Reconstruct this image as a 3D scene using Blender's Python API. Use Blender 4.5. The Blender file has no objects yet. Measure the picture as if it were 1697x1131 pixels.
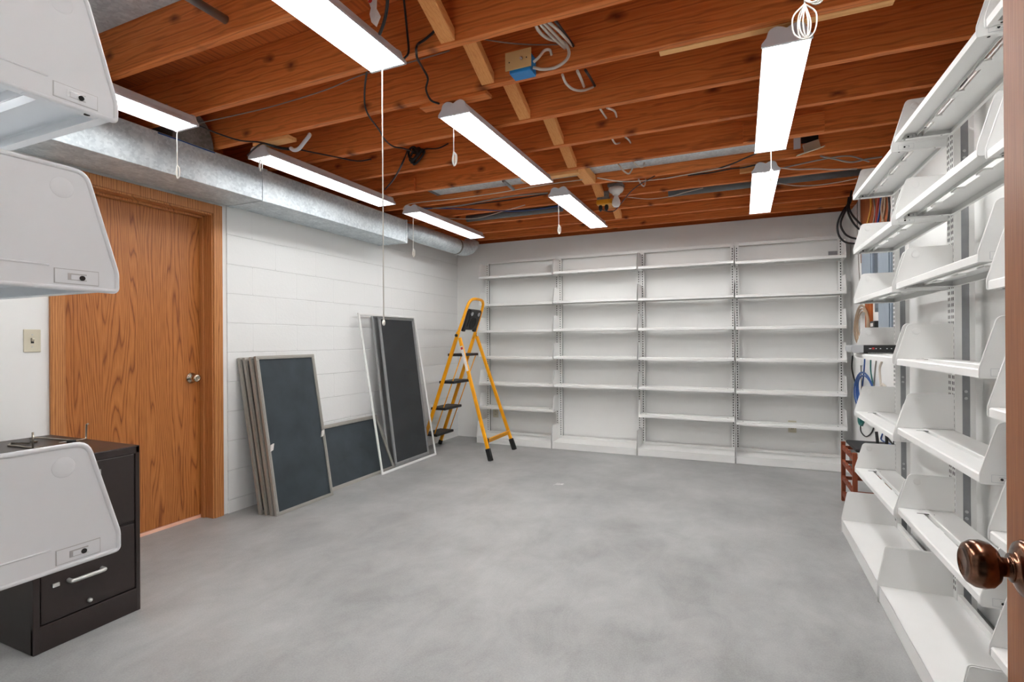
import bpy, bmesh, math, random
from mathutils import Vector, Matrix
random.seed(7)
sc = bpy.context.scene
COL = sc.collection
PI = math.pi

# ------------------------------------------------------------------ camera
W, H = 1697, 1131
F, YAW, PIT, ROL, CH = 863.04, math.radians(23.727), math.radians(.044), math.radians(-.381), 1.169
fw = Vector((-math.sin(YAW) * math.cos(PIT), math.cos(YAW) * math.cos(PIT), math.sin(PIT)))
r0 = Vector((math.cos(YAW), math.sin(YAW), 0))
u0 = r0.cross(fw)
rt = r0 * math.cos(ROL) + u0 * math.sin(ROL)
up = -r0 * math.sin(ROL) + u0 * math.cos(ROL)
CP = Vector((0, 0, CH))
cam = bpy.data.cameras.new('camera')
cam.sensor_width = 36; cam.lens = F / W * 36; cam.clip_start = .02
co = bpy.data.objects.new('camera', cam); COL.objects.link(co)
co.matrix_world = Matrix(((rt.x, up.x, -fw.x, CP.x), (rt.y, up.y, -fw.y, CP.y), (rt.z, up.z, -fw.z, CP.z), (0, 0, 0, 1)))
sc.camera = co

def at(x, y, ax, v):
    """point of the photograph (x, y) where its line of sight meets the plane ax = v"""
    d = fw + rt * ((x - W / 2) / F) + up * ((H / 2 - y) / F)
    i = 'XYZ'.index(ax)
    return CP + d * ((v - CP[i]) / d[i])

# ------------------------------------------------------------------ materials
def lin(c):
    return tuple(((v / 255 + .055) / 1.055) ** 2.4 if v > 10 else v / 255 / 12.92 for v in c) + (1,)

class NT:
    def __init__(s, name):
        m = bpy.data.materials.new(name); m.use_nodes = True
        s.m, s.t = m, m.node_tree
        s.b = s.t.nodes['Principled BSDF']
    def n(s, typ, **kw):
        nd = s.t.nodes.new('ShaderNode' + typ)
        for k, v in kw.items():
            if k in nd.inputs: nd.inputs[k].default_value = v
            else: setattr(nd, k, v)
        return nd
    def l(s, a, b): s.t.links.new(a, b)
    def ramp(s, src, stops, interp='LINEAR'):
        r = s.n('ValToRGB'); r.color_ramp.interpolation = interp
        e = r.color_ramp.elements
        while len(e) < len(stops): e.new(.5)
        for k, (p, c) in enumerate(stops):
            e[k].position = p; e[k].color = c if len(c) == 4 else tuple(c) + (1,)
        s.l(src, r.inputs[0]); return r.outputs[0]
    def coords(s, scale=(1, 1, 1), rnd=False, loc=(0, 0, 0)):
        tc = s.n('TexCoord'); mp = s.n('Mapping')
        mp.inputs['Scale'].default_value = scale; mp.inputs['Location'].default_value = loc
        src = tc.outputs['Object']
        if rnd:
            oi = s.n('ObjectInfo'); ad = s.n('VectorMath', operation='MULTIPLY_ADD')
            cb = s.n('CombineXYZ'); s.l(oi.outputs['Random'], cb.inputs[0]); s.l(oi.outputs['Random'], cb.inputs[1]); s.l(oi.outputs['Random'], cb.inputs[2])
            ad.inputs[1].default_value = (37.0, 1.9, 2.3); s.l(cb.outputs[0], ad.inputs[0]); s.l(src, ad.inputs[2]); src = ad.outputs[0]
        s.l(src, mp.inputs[0]); return mp.outputs[0]
    def bump(s, h, strength=.2, dist=.01):
        b = s.n('Bump'); b.inputs['Strength'].default_value = strength; b.inputs['Distance'].default_value = dist
        s.l(h, b.inputs['Height']); s.l(b.outputs[0], s.b.inputs['Normal']); return b
    def mix(s, fac, a, b, mode='MIX'):
        m = s.n('MixRGB', blend_type=mode)
        for i, v in zip((0, 1, 2), (fac, a, b)):
            if hasattr(v, 'is_output'): s.l(v, m.inputs[i])
            elif i == 0: m.inputs[0].default_value = v
            else: m.inputs[i].default_value = v
        return m.outputs[0]
    def math(s, op, a, b=0.0, clamp=False):
        m = s.n('Math', operation=op, use_clamp=clamp)
        for i, v in enumerate((a, b)):
            if hasattr(v, 'is_output'): s.l(v, m.inputs[i])
            else: m.inputs[i].default_value = v
        return m.outputs[0]
    def base(s, v):
        if hasattr(v, 'is_output'): s.l(v, s.b.inputs['Base Color'])
        else: s.b.inputs['Base Color'].default_value = v
    def set(s, rough=.5, metal=0.0, spec=.5):
        s.b.inputs['Roughness'].default_value = rough; s.b.inputs['Metallic'].default_value = metal
        s.b.inputs['Specular IOR Level'].default_value = spec

def plain(name, rgb, rough=.5, metal=0.0, spec=.5, var=.04, scale=18):
    t = NT(name); c = lin(rgb)
    nz = t.n('TexNoise', Scale=scale, Detail=3.0); t.l(t.coords(), nz.inputs['Vector'])
    k = t.ramp(nz.outputs[0], [(.3, tuple(v * (1 - var) for v in c[:3])), (.7, tuple(min(1, v * (1 + var)) for v in c[:3]))])
    t.base(k); t.set(rough, metal, spec); return t.m

M = {}
M['wall'] = plain('painted_wall', (241, 241, 239), .75, spec=.25, var=.015, scale=3)
M['white'] = plain('white_enamel', (238, 238, 236), .38, spec=.45, var=.012, scale=9)
M['white_near'] = plain('offwhite_enamel', (243, 247, 251), .42, spec=.4, var=.012, scale=9)
M['slot'] = plain('slot_shadow_gap', (34, 34, 34), .8, var=.02)
M['grey_steel'] = plain('grey_steel', (150, 152, 155), .38, .55, var=.06, scale=25)
M['grip'] = plain('zinc_bolt', (200, 202, 204), .3, .7)
M['fixture_grey'] = plain('grey_fixture_paint', (226, 228, 234), .4, spec=.4, var=.02)
M['reflector'] = plain('white_reflector', (245, 246, 248), .3, var=.01)
M['cord_white'] = plain('white_cord', (228, 224, 216), .7, var=.03)
M['cable_white'] = plain('white_cable_sheath', (214, 203, 190), .5, var=.05)
M['cable_grey'] = plain('grey_cable_sheath', (150, 145, 138), .5, var=.05)
M['cable_black'] = plain('black_cable_sheath', (30, 29, 30), .5, var=.1)
M['cable_blue'] = plain('blue_cable_sheath', (38, 82, 150), .45, var=.08)
M['cable_green'] = plain('green_cable_sheath', (20, 105, 98), .45, var=.08)
M['cable_tan'] = plain('tan_cable_sheath', (168, 144, 120), .5, var=.08)
M['cable_red'] = plain('red_cable_sheath', (178, 70, 66), .5, var=.08)
M['cable_yellow'] = plain('yellow_cable_sheath', (222, 170, 70), .5, var=.08)
M['cabinet'] = plain('dark_brown_enamel', (44, 35, 33), .36, spec=.5, var=.06, scale=40)
M['cabinet_gap'] = plain('cabinet_gap', (18, 15, 14), .8)
M['chrome'] = plain('brushed_chrome', (206, 206, 204), .3, .5, var=.03)
M['wire_steel'] = plain('bent_steel_wire', (158, 150, 138), .28, .9, var=.05)
M['nickel'] = plain('satin_nickel', (196, 186, 168), .22, 1.0, var=.05)
M['black'] = plain('black_plastic', (28, 28, 29), .5, var=.1)
M['black_rubber'] = plain('black_rubber', (24, 24, 24), .7, var=.1)
M['yellow'] = plain('yellow_enamel', (246, 168, 4), .38, spec=.5, var=.03)
M['yellow_box'] = plain('yellow_plastic', (232, 160, 24), .45, var=.04)
M['blue_box'] = plain('blue_plastic', (28, 132, 205), .45, var=.05)
M['ivory'] = plain('ivory_plastic', (212, 205, 184), .45, var=.02)
M['almond'] = plain('almond_plate', (222, 186, 128), .45, var=.02)
M['panel_blue'] = plain('bluegrey_panel_enamel', (150, 163, 176), .4, .2, var=.03)
M['panel_dark'] = plain('dark_slate_enamel', (84, 96, 108), .4, .2, var=.04)
M['silver'] = plain('silver_plastic', (192, 194, 198), .3, .6)
M['paper'] = plain('white_paper_tag', (226, 222, 218), .8, var=.06, scale=60)
M['red'] = plain('red_print', (205, 50, 45), .6)
M['bronze_alu'] = plain('weathered_bronze_aluminium', (168, 165, 158), .38, .35, var=.03, scale=6)
M['alu'] = plain('bright_aluminium', (190, 191, 192), .4, .25, var=.05)
M['white_alu'] = plain('white_aluminium', (236, 236, 234), .4, var=.015)
M['porcelain'] = plain('white_porcelain', (232, 230, 226), .25, var=.01)
M['bulb'] = plain('opal_bulb_glass', (240, 240, 240), .15, var=.005)
M['dark_cavity'] = plain('dark_cavity', (26, 20, 17), .9)
M['door_gap_glow'] = plain('peach_door_gap_glow', (250, 196, 170), .35, .0)  # pale peach paints the light showing through the gap under the oak door
M['steel_pipe'] = plain('dull_steel_conduit', (150, 152, 152), .4, .7, var=.08)
M['grey_pipe'] = plain('grey_plastic_pipe', (104, 108, 110), .5, var=.08)

def galv(name, a, b, rough=.6, metal=.35):
    t = NT(name); v = t.coords()
    vo = t.n('TexVoronoi', Scale=70.0); t.l(v, vo.inputs['Vector'])
    nz = t.n('TexNoise', Scale=9.0, Detail=5.0); t.l(v, nz.inputs['Vector'])
    c = t.mix(.45, t.ramp(vo.outputs['Color'], [(.2, lin(a)), (.8, lin(b))]), t.ramp(nz.outputs[0], [(.35, lin(a)), (.65, lin(b))]))
    t.base(c); t.set(rough, metal); t.bump(nz.outputs[0], .08, .01); return t.m
M['galv'] = galv('galvanised_sheet', (190, 200, 206), (228, 236, 240))
M['galv_dull'] = galv('dull_galvanised_sheet', (118, 119, 116), (156, 156, 152), .6, .4)

def lumber(name, dark, mid, light, knots=True, ax='X', ring=13.0, rough=.62):
    t = NT(name)
    sx = (.13, 1, 1) if ax == 'X' else ((1, .13, 1) if ax == 'Y' else (1, 1, .13))
    v = t.coords(sx, rnd=True, loc=(0, .31, -.17))
    wv = t.n('TexWave', wave_type='RINGS', rings_direction=ax, Scale=ring, Distortion=5.5, Detail=2.5)
    wv.inputs['Detail Scale'].default_value = 2.2; wv.inputs['Detail Roughness'].default_value = .5
    t.l(v, wv.inputs['Vector'])
    fx = tuple(a * b for a, b in zip((30, 120, 120) if ax == 'X' else ((120, 30, 120) if ax == 'Y' else (120, 120, 30)), sx))
    fine = t.n('TexNoise', Scale=1.0, Detail=4.0); t.l(t.coords(fx, rnd=True), fine.inputs['Vector'])
    big = t.n('TexNoise', Scale=1.3, Detail=2.0); t.l(t.coords((.5, 2, 2), rnd=True), big.inputs['Vector'])
    c = t.ramp(wv.outputs[0], [(.0, lin(mid)), (.55, lin(light)), (.85, lin(mid)), (1.0, lin(dark))])
    c = t.mix(.35, c, t.ramp(fine.outputs[0], [(.3, lin(dark)), (.6, lin(light))]))
    c = t.mix(.35, c, t.ramp(big.outputs[0], [(.3, lin(dark)), (.7, lin(light))]), 'MIX')
    if knots:
        tc = t.n('TexCoord'); oi = t.n('ObjectInfo'); sp = t.n('SeparateXYZ'); t.l(tc.outputs['Object'], sp.inputs[0])
        cb = t.n('CombineXYZ')
        t.l(t.math('MULTIPLY_ADD' if False else 'ADD', t.math('MULTIPLY', oi.outputs['Random'], 53.0), sp.outputs[0]), cb.inputs[0])
        t.l(t.math('MULTIPLY', sp.outputs[2], 1.6), cb.inputs[1])
        nz = t.n('TexNoise', Scale=14.0, Detail=1.0); t.l(cb.outputs[0], nz.inputs['Vector'])
        vm = t.n('VectorMath', operation='MULTIPLY_ADD'); vm.inputs[1].default_value = (.05, .05, 0)
        t.l(nz.outputs['Color'], vm.inputs[0]); t.l(cb.outputs[0], vm.inputs[2])
        vo = t.n('TexVoronoi', Scale=2.2, voronoi_dimensions='2D'); t.l(vm.outputs[0], vo.inputs['Vector'])
        k = t.ramp(vo.outputs['Distance'], [(.015, (.85, .85, .85)), (.05, (.45, .45, .45)), (.1, (0, 0, 0))])
        c = t.mix(k, c, lin((92, 36, 14)))
    t.base(c); t.set(rough, spec=.3); t.bump(fine.outputs[0], .08, .004); return t.m
M['joist'] = lumber('fir_joist', (168, 84, 37), (227, 122, 56), (242, 148, 80))
M['joist_pale'] = lumber('pale_fir_board', (222, 150, 84), (244, 180, 112), (250, 198, 134), knots=False)
M['strut'] = lumber('fir_strut', (224, 140, 72), (243, 166, 94), (250, 184, 116), knots=False, ax='Y', ring=22)
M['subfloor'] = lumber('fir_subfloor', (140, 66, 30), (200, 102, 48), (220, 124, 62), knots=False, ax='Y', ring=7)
M['rack_wood'] = lumber('reddish_rack_wood', (88, 36, 20), (130, 62, 38), (150, 80, 52), knots=False, ax='Z', ring=20)
M['backboard'] = lumber('orange_backboard', (120, 54, 20), (166, 84, 36), (188, 104, 50), knots=False, ax='Z', ring=12)

def oak(name, dark, mid, light, k=1.0, rough=.35, freq=26.0):
    """plain-sawn oak veneer, grain along Z, figure on the Y-Z and X-Z faces"""
    t = NT(name); tc = t.n('TexCoord'); sp = t.n('SeparateXYZ'); t.l(tc.outputs['Object'], sp.inputs[0])
    w = t.math('ADD', sp.outputs[0], sp.outputs[1])
    cb = t.n('CombineXYZ'); t.l(t.math('MULTIPLY', w, 5.0 * k), cb.inputs[0]); t.l(t.math('MULTIPLY', sp.outputs[2], .42), cb.inputs[1])
    nz = t.n('TexNoise', Scale=1.1, Detail=2.0, Roughness=.42); t.l(cb.outputs[0], nz.inputs['Vector'])
    nz2 = t.n('TexNoise', Scale=6.0, Detail=2.0); t.l(cb.outputs[0], nz2.inputs['Vector'])
    ph = t.math('ADD', t.math('MULTIPLY', nz.outputs[0], freq), t.math('ADD', t.math('MULTIPLY', w, 52.0 * k), t.math('MULTIPLY', nz2.outputs[0], 1.1)))
    fr = t.math('FRACT', ph)
    c = t.ramp(fr, [(0, lin(mid)), (.45, lin(light)), (.72, lin(mid)), (.86, lin(dark)), (1.0, lin(mid))])
    cb2 = t.n('CombineXYZ'); t.l(t.math('MULTIPLY', w, 260.0), cb2.inputs[0]); t.l(t.math('MULTIPLY', sp.outputs[2], 9.0), cb2.inputs[1])
    fi = t.n('TexNoise', Scale=1.0, Detail=3.0); t.l(cb2.outputs[0], fi.inputs['Vector'])
    c = t.mix(.3, c, t.ramp(fi.outputs[0], [(.32, lin(dark)), (.62, lin(light))]))
    t.base(c); t.set(rough, spec=.4); t.bump(fi.outputs[0], .06, .002); return t.m
M['oak_door'] = oak('stained_oak_veneer', (112, 56, 22), (178, 108, 52), (196, 126, 66))
M['oak_trim'] = oak('stained_oak_trim', (126, 72, 36), (192, 124, 70), (208, 144, 88), k=1.6, freq=9.0)
M['entry_door'] = oak('reddish_oak_door', (112, 62, 36), (152, 94, 58), (166, 110, 72), k=6.0, freq=8.0, rough=.4)

def concrete():
    t = NT('concrete_slab'); v = t.coords()
    n1 = t.n('TexNoise', Scale=1.1, Detail=6.0, Roughness=.62); t.l(v, n1.inputs['Vector'])
    n2 = t.n('TexNoise', Scale=5.0, Detail=8.0, Roughness=.7, Distortion=.6); t.l(t.coords((1, .55, 1)), n2.inputs['Vector'])
    n3 = t.n('TexNoise', Scale=160.0, Detail=2.0); t.l(v, n3.inputs['Vector'])
    c = t.ramp(n1.outputs[0], [(.36, lin(FLOOR_A)), (.64, lin(FLOOR_B))])
    c = t.mix(.5, c, t.ramp(n2.outputs[0], [(.3, lin(FLOOR_A)), (.5, lin(FLOOR_M)), (.72, lin(FLOOR_B))]))
    c = t.mix(.12, c, t.ramp(n3.outputs[0], [(.3, lin((110, 110, 108))), (.7, lin((200, 200, 198)))]))
    # one spill of white paint
    p = at(928, 803, 'Z', 0)
    mp = t.n('Mapping'); tc = t.n('TexCoord'); t.l(tc.outputs['Object'], mp.inputs[0]); mp.inputs['Location'].default_value = (-p.x, -p.y, 0)
    ns = t.n('TexNoise', Scale=26.0, Detail=4.0); t.l(v, ns.inputs['Vector'])
    ln = t.n('VectorMath', operation='LENGTH'); t.l(mp.outputs[0], ln.inputs[0])
    k = t.math('ADD', t.math('MULTIPLY', ln.outputs['Value'], 6.0), t.math('MULTIPLY', ns.outputs[0], 1.5))
    c = t.mix(t.ramp(k, [(.75, (.9, .9, .9)), (1.35, (0, 0, 0))]), c, lin((222, 222, 220)))
    t.base(c); t.set(.42, spec=.35)
    t.l(t.ramp(n2.outputs[0], [(.3, (.34, .34, .34)), (.7, (.55, .55, .55))]), t.b.inputs['Roughness'])
    t.bump(n3.outputs[0], .05, .003); return t.m
FLOOR_A, FLOOR_M, FLOOR_B = (124, 125, 124), (158, 159, 158), (182, 183, 182)
M['floor'] = concrete()

def block():
    t = NT('painted_block'); tc = t.n('TexCoord'); sp = t.n('SeparateXYZ'); t.l(tc.outputs['Object'], sp.inputs[0])
    cb = t.n('CombineXYZ'); t.l(t.math('SUBTRACT', sp.outputs[1], 2.69 - .4064 * 8), cb.inputs[0]); t.l(t.math('SUBTRACT', sp.outputs[2], .092 - .2032 * 2), cb.inputs[1])
    nw = t.n('TexNoise', Scale=7.0, Detail=2.0); t.l(cb.outputs[0], nw.inputs['Vector'])
    vm = t.n('VectorMath', operation='MULTIPLY_ADD'); vm.inputs[1].default_value = (.006, .006, 0); t.l(nw.outputs['Color'], vm.inputs[0]); t.l(cb.outputs[0], vm.inputs[2])
    br = t.n('TexBrick', offset=.5, offset_frequency=2, squash=1.0)
    for k, v in (('Scale', 1.0), ('Mortar Size', .0042), ('Mortar Smooth', .6), ('Brick Width', .4064), ('Row Height', .2032), ('Bias', 0.0)): br.inputs[k].default_value = v
    t.l(vm.outputs[0], br.inputs['Vector'])
    nz = t.n('TexNoise', Scale=60.0, Detail=6.0); t.l(tc.outputs['Object'], nz.inputs['Vector'])
    n2 = t.n('TexNoise', Scale=3.0, Detail=3.0); t.l(tc.outputs['Object'], n2.inputs['Vector'])
    zz = t.math('FRACT', t.math('DIVIDE', t.math('SUBTRACT', sp.outputs[2], .092 - .2032 * 2), .2032))
    hl = t.math('LESS_THAN', t.math('ABSOLUTE', t.math('SUBTRACT', t.math('FRACT', t.math('ADD', zz, .5)), .5)), .06)
    brf = t.math('MULTIPLY', br.outputs['Fac'], t.math('ADD', t.math('MULTIPLY', hl, .8), .2))
    gap = t.math('MULTIPLY', brf, t.ramp(n2.outputs[0], [(.35, (.35, .35, .35)), (.65, (1, 1, 1))]))
    c = t.mix(t.math('MULTIPLY', gap, .22), lin((238, 239, 238)), lin((150, 150, 150)))
    t.base(c); t.set(.7, spec=.25)
    h = t.math('ADD', t.math('MULTIPLY', brf, -1.0), t.math('MULTIPLY', nz.outputs[0], .25))
    t.bump(h, .55, .006); return t.m
M['block'] = block()

def emis(name, rgb, s):
    t = NT(name); t.b.inputs['Base Color'].default_value = (.9, .9, .9, 1)
    t.b.inputs['Emission Color'].default_value = rgb + (1,); t.b.inputs['Emission Strength'].default_value = s; return t.m
M['tube'] = emis('lit_tube', (1.0, 1.0, .985), 17.0)
M['tube_left'] = emis('lit_tube_left_row', (1.0, 1.0, .985), 4.5)
M['tube_right'] = emis('lit_tube_right_row', (1.0, 1.0, .985), 9.3)

def screen(name, rgb, alpha, scale=700):
    """fine insect mesh: a dark weave seen with the light between its threads"""
    t = NT(name); c = lin(rgb)
    nz = t.n('TexNoise', Scale=5.0, Detail=5.0); t.l(t.coords(), nz.inputs['Vector'])
    t.base(t.ramp(nz.outputs[0], [(.3, tuple(v * .8 for v in c[:3])), (.7, tuple(v * 1.25 for v in c[:3]))]))
    t.set(.6, spec=.3); t.b.inputs['Alpha'].default_value = alpha; return t.m
M['mesh_dark'] = screen('dark_storm_pane', (55, 63, 68), 1.0)
M['mesh_char'] = screen('charcoal_screen_mesh', (58, 61, 64), .97)
M['mesh_clear'] = screen('fine_insect_screen', (74, 76, 78), .13)

def copper():
    t = NT('antique_copper'); v = t.coords()
    nz = t.n('TexNoise', Scale=60.0, Detail=3.0); t.l(v, nz.inputs['Vector'])
    t.base(t.ramp(nz.outputs[0], [(.3, lin((74, 54, 43))), (.7, lin((148, 106, 84)))])); t.set(.2, 1.0); return t.m
M['copper'] = copper()
def copper_dark():
    t = NT('antique_copper_dark'); t.base(lin((92, 72, 58))); t.set(.24, 1.0); return t.m
M['copper_dark'] = copper_dark()

# ------------------------------------------------------------------ mesh building
class MB:
    def __init__(s): s.bm = bmesh.new()
    def face(s, vs, mi=0, smooth=False):
        try: f = s.bm.faces.new(vs)
        except ValueError: return None
        f.material_index = mi; f.smooth = smooth; return f
    def box(s, x0, y0, z0, x1, y1, z1, mi=0):
        if x0 > x1: x0, x1 = x1, x0
        if y0 > y1: y0, y1 = y1, y0
        if z0 > z1: z0, z1 = z1, z0
        v = [s.bm.verts.new((x, y, z)) for z in (z0, z1) for y in (y0, y1) for x in (x0, x1)]
        for q in ((0, 2, 3, 1), (4, 5, 7, 6), (0, 1, 5, 4), (2, 6, 7, 3), (1, 3, 7, 5), (0, 4, 6, 2)):
            s.face([v[i] for i in q], mi)
        return s
    def obox(s, c, ax, ay, az, mi=0):
        """box with centre c and half-extent vectors ax, ay, az"""
        c, ax, ay, az = map(Vector, (c, ax, ay, az))
        v = [s.bm.verts.new(c + ax * a + ay * b + az * d) for d in (-1, 1) for b in (-1, 1) for a in (-1, 1)]
        for q in ((0, 2, 3, 1), (4, 5, 7, 6), (0, 1, 5, 4), (2, 6, 7, 3), (1, 3, 7, 5), (0, 4, 6, 2)):
            s.face([v[i] for i in q], mi)
        return s
    def bar(s, a, b, w, t, side=(1, 0, 0), mi=0):
        """rectangular bar from a to b; w across 'side', t across the other way"""
        a, b = Vector(a), Vector(b); d = (b - a).normalized()
        sd = Vector(side); sd = (sd - d * sd.dot(d)).normalized(); n = d.cross(sd)
        return s.obox((a + b) / 2, sd * w / 2, n * t / 2, (b - a) / 2, mi)
    def tube(s, pts, r, seg=8, mi=0, closed=False, cap=True):
        pts = [Vector(p) for p in pts]; n = len(pts); rings = []; N = None
        for i, p in enumerate(pts):
            if closed: d = pts[(i + 1) % n] - pts[i - 1]
            else: d = pts[min(i + 1, n - 1)] - pts[max(i - 1, 0)]
            if d.length < 1e-9: d = Vector((0, 0, 1))
            d.normalize()
            if N is None:
                N = d.cross(Vector((0, 0, 1)))
                if N.length < 1e-3: N = d.cross(Vector((1, 0, 0)))
            N = (N - d * N.dot(d)).normalized(); B = d.cross(N)
            rr = r[i] if isinstance(r, (list, tuple)) else r
            rings.append([s.bm.verts.new(p + (N * math.cos(2 * PI * k / seg) + B * math.sin(2 * PI * k / seg)) * rr) for k in range(seg)])
        for i in range(n if closed else n - 1):
            a, b = rings[i], rings[(i + 1) % n]
            for k in range(seg): s.face([a[k], a[(k + 1) % seg], b[(k + 1) % seg], b[k]], mi, True)
        if cap and not closed:
            s.face(rings[0][::-1], mi); s.face(rings[-1], mi)
        return s
    def lathe(s, prof, o=(0, 0, 0), d=(0, 0, 1), seg=24, mi=0, smooth=True):
        """prof: list of (radius, height) along direction d from o"""
        o, d = Vector(o), Vector(d).normalized()
        N = d.cross(Vector((0, 0, 1)))
        if N.length < 1e-3: N = d.cross(Vector((1, 0, 0)))
        N.normalize(); B = d.cross(N); rings = []
        for r, h in prof:
            rings.append([s.bm.verts.new(o + d * h + (N * math.cos(2 * PI * k / seg) + B * math.sin(2 * PI * k / seg)) * max(r, 1e-5)) for k in range(seg)])
        for a, b in zip(rings, rings[1:]):
            for k in range(seg): s.face([a[k], a[(k + 1) % seg], b[(k + 1) % seg], b[k]], mi, smooth)
        s.face(rings[0][::-1], mi); s.face(rings[-1], mi); return s
    def prism(s, poly, t0, t1, axis='X', mi=0):
        """poly in the two other axes, swept from t0 to t1 along axis"""
        def P(a, b, t): return {'X': (t, a, b), 'Y': (a, t, b), 'Z': (a, b, t)}[axis]
        A = [s.bm.verts.new(P(a, b, t0)) for a, b in poly]; Bv = [s.bm.verts.new(P(a, b, t1)) for a, b in poly]
        n = len(poly)
        s.face(A[::-1], mi); s.face(Bv, mi)
        for i in range(n): s.face([A[i], A[(i + 1) % n], Bv[(i + 1) % n], Bv[i]], mi)
        return s
    def build(s, name, mats, parent=None, bevel=0.0, loc=None):
        bmesh.ops.recalc_face_normals(s.bm, faces=s.bm.faces[:])
        me = bpy.data.meshes.new(name); s.bm.to_mesh(me); s.bm.free()
        for m in (mats if isinstance(mats, (list, tuple)) else [mats]): me.materials.append(m)
        o = bpy.data.objects.new(name, me); COL.objects.link(o)
        if parent: o.parent = parent
        if loc is not None: o.location = loc
        if bevel:
            b = o.modifiers.new('bevel', 'BEVEL'); b.width = bevel; b.segments = 2; b.limit_method = 'ANGLE'; b.angle_limit = math.radians(50)
        return o

def spline(pts, n=6):
    """Catmull-Rom through the points"""
    p = [Vector(q) for q in pts]
    if len(p) < 3: return p
    p = [p[0] * 2 - p[1]] + p + [p[-1] * 2 - p[-2]]; out = []
    for i in range(1, len(p) - 2):
        a, b, c, d = p[i - 1:i + 3]
        for k in range(n):
            t = k / n
            out.append(.5 * (2 * b + (c - a) * t + (2 * a - 5 * b + 4 * c - d) * t * t + (3 * b - a - 3 * c + d) * t ** 3))
    return out + [p[-2]]

def tag(o, label, cat, group=None, kind=None):
    o['label'] = label; o['category'] = cat
    if group: o['group'] = group
    if kind: o['kind'] = kind
    return o
def thing(name, label, cat, loc=(0, 0, 0), rz=0.0, group=None):
    o = bpy.data.objects.new(name, None); COL.objects.link(o); o.empty_display_size = .05
    o.location = loc; o.rotation_euler = (0, 0, rz); return tag(o, label, cat, group)
def struct(o): o['kind'] = 'structure'; return o
def copy_tree(o, parent=None):
    c = o.copy(); COL.objects.link(c)
    if parent: c.parent = parent
    for ch in list(o.children): copy_tree(ch, c)
    return c

# ------------------------------------------------------------------ the room shell
XL, YB, XR, YN = -3.2246, 5.659, .93, .15
ZJ, ZS = 2.352, 2.587          # joist underside, subfloor underside
b = MB().box(-3.6, -1.6, -.12, 1.3, 5.95, 0); struct(b.build('floor', M['floor']))
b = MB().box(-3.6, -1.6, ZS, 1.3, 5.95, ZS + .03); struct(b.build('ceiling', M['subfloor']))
DY0, DY1, DZ = 1.54, 2.385, 2.037                    # oak door opening in the left wall
b = MB()
b.box(XL - .2, -.0, 0, XL - .011, DY0, ZJ, 0); b.box(XL - .2, DY1, 0, XL - .011, 2.487, ZJ, 0)
b.box(XL - .2, DY0, DZ, XL - .011, DY1, ZJ, 0)
b.box(XL - .2, 2.487, 0, XL, YB + .2, ZJ, 1)
struct(b.build('wall_left', [M['wall'], M['block']]))
b = MB().box(XL - .2, YB, 0, XR + .2, YB + .2, 2.358); struct(b.build('wall_back', M['wall']))
b = MB().box(XR, YN, 0, XR + .2, YB + .2, ZJ); struct(b.build('wall_right', M['wall']))
DXL, DXR = -.42, .345                                # doorway the camera stands in
b = MB().box(XL - .2, YN - .13, 0, DXL, YN, ZJ).box(DXR, YN - .13, 0, XR + .2, YN, ZJ).box(DXL, YN - .13, 2.05, DXR, YN, ZJ)
struct(b.build('wall_near', M['wall']))
b = MB().box(-1.3, -1.6, 0, -1.1, YN - .13, ZS).box(1.1, -1.6, 0, 1.3, YN - .13, ZS).box(-1.3, -1.75, 0, 1.3, -1.6, ZS)
struct(b.build('wall_hall', M['wall']))
# rim boards closing the joist ends, dark pockets above the wall plates
b = MB().box(XL - .2, -1.6, ZJ, XL - .16, YB + .2, ZS).box(XR + .16, -1.6, ZJ, XR + .2, YB + .2, ZS).box(XL - .16, YB + .1, 2.358, XR + .16, YB + .14, ZS)
struct(b.build('trim_1', M['joist']))

# ------------------------------------------------------------------ joists, struts and boards under the floor above
JY = [.18, .58, .985, 1.39, 1.79, 2.157, 2.58, 2.999, 3.435, 3.824, 4.244, 4.646, 5.051, 5.412]
ordn = {13: 'nearest the back wall', 12: 'second out from the back wall', 11: 'third out from the back wall', 10: 'fourth out from the back wall, by the bare bulb',
        9: 'fifth out from the back wall', 8: 'sixth from the back wall, with a galvanised duct behind it', 7: 'seventh out from the back wall', 6: 'eighth out from the back wall',
        5: 'carrying the blue junction box', 4: 'next nearer than the one with the blue box', 3: 'nearest in view at the top left', 2: 'over the near shelves', 1: 'near the entry wall', 0: 'right above the entry wall'}
jb = MB().box(0, 0, 0, 4.5, .038, ZS - ZJ)
j0 = jb.build('ceiling_joist', M['joist'], bevel=.002)
for i, y in enumerate(JY):
    o = j0 if i == 0 else j0.copy()
    if i: COL.objects.link(o)
    o.location = (XL - .155, y, ZJ)
    tag(o, 'orange fir ceiling joist ' + ordn[i], 'joist', 'fir joists under the floor above')
def board(name, x0, y0, z0, x1, y1, z1, m, label, cat='board', group=None, bevel=.002):
    o = MB().box(0, 0, 0, x1 - x0, y1 - y0, z1 - z0).build(name, M[m], None, bevel, (x0, y0, z0)); return tag(o, label, cat, group)
board('sister_board', -.3, 2.196, ZJ - .002, .50, 2.233, ZJ + .21, 'joist_pale', 'pale board lapped on a joist, its cut end near the right shop lights')
board('sister_board', .02, 3.41, ZJ + .0, .442, 3.434, ZJ + .11, 'joist', 'short nailed wooden scab board behind the right shop light')
board('sister_board', -2.62, 3.41, ZJ + .0, -2.325, 3.434, ZJ + .1, 'joist', 'short wooden block on a joist above the left row of shop lights')
board('mounting_board', -1.46, 2.19, ZJ - .018, -1.085, 2.25, ZJ - .0, 'joist', 'wooden mounting board above the near end of the middle shop light', bevel=.003)
board('mounting_board', -2.62, 2.19, ZJ - .022, -2.34, 2.255, ZJ - .0, 'joist_pale', 'pale wooden mounting board above the near end of the long left shop light', bevel=.003)
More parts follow.
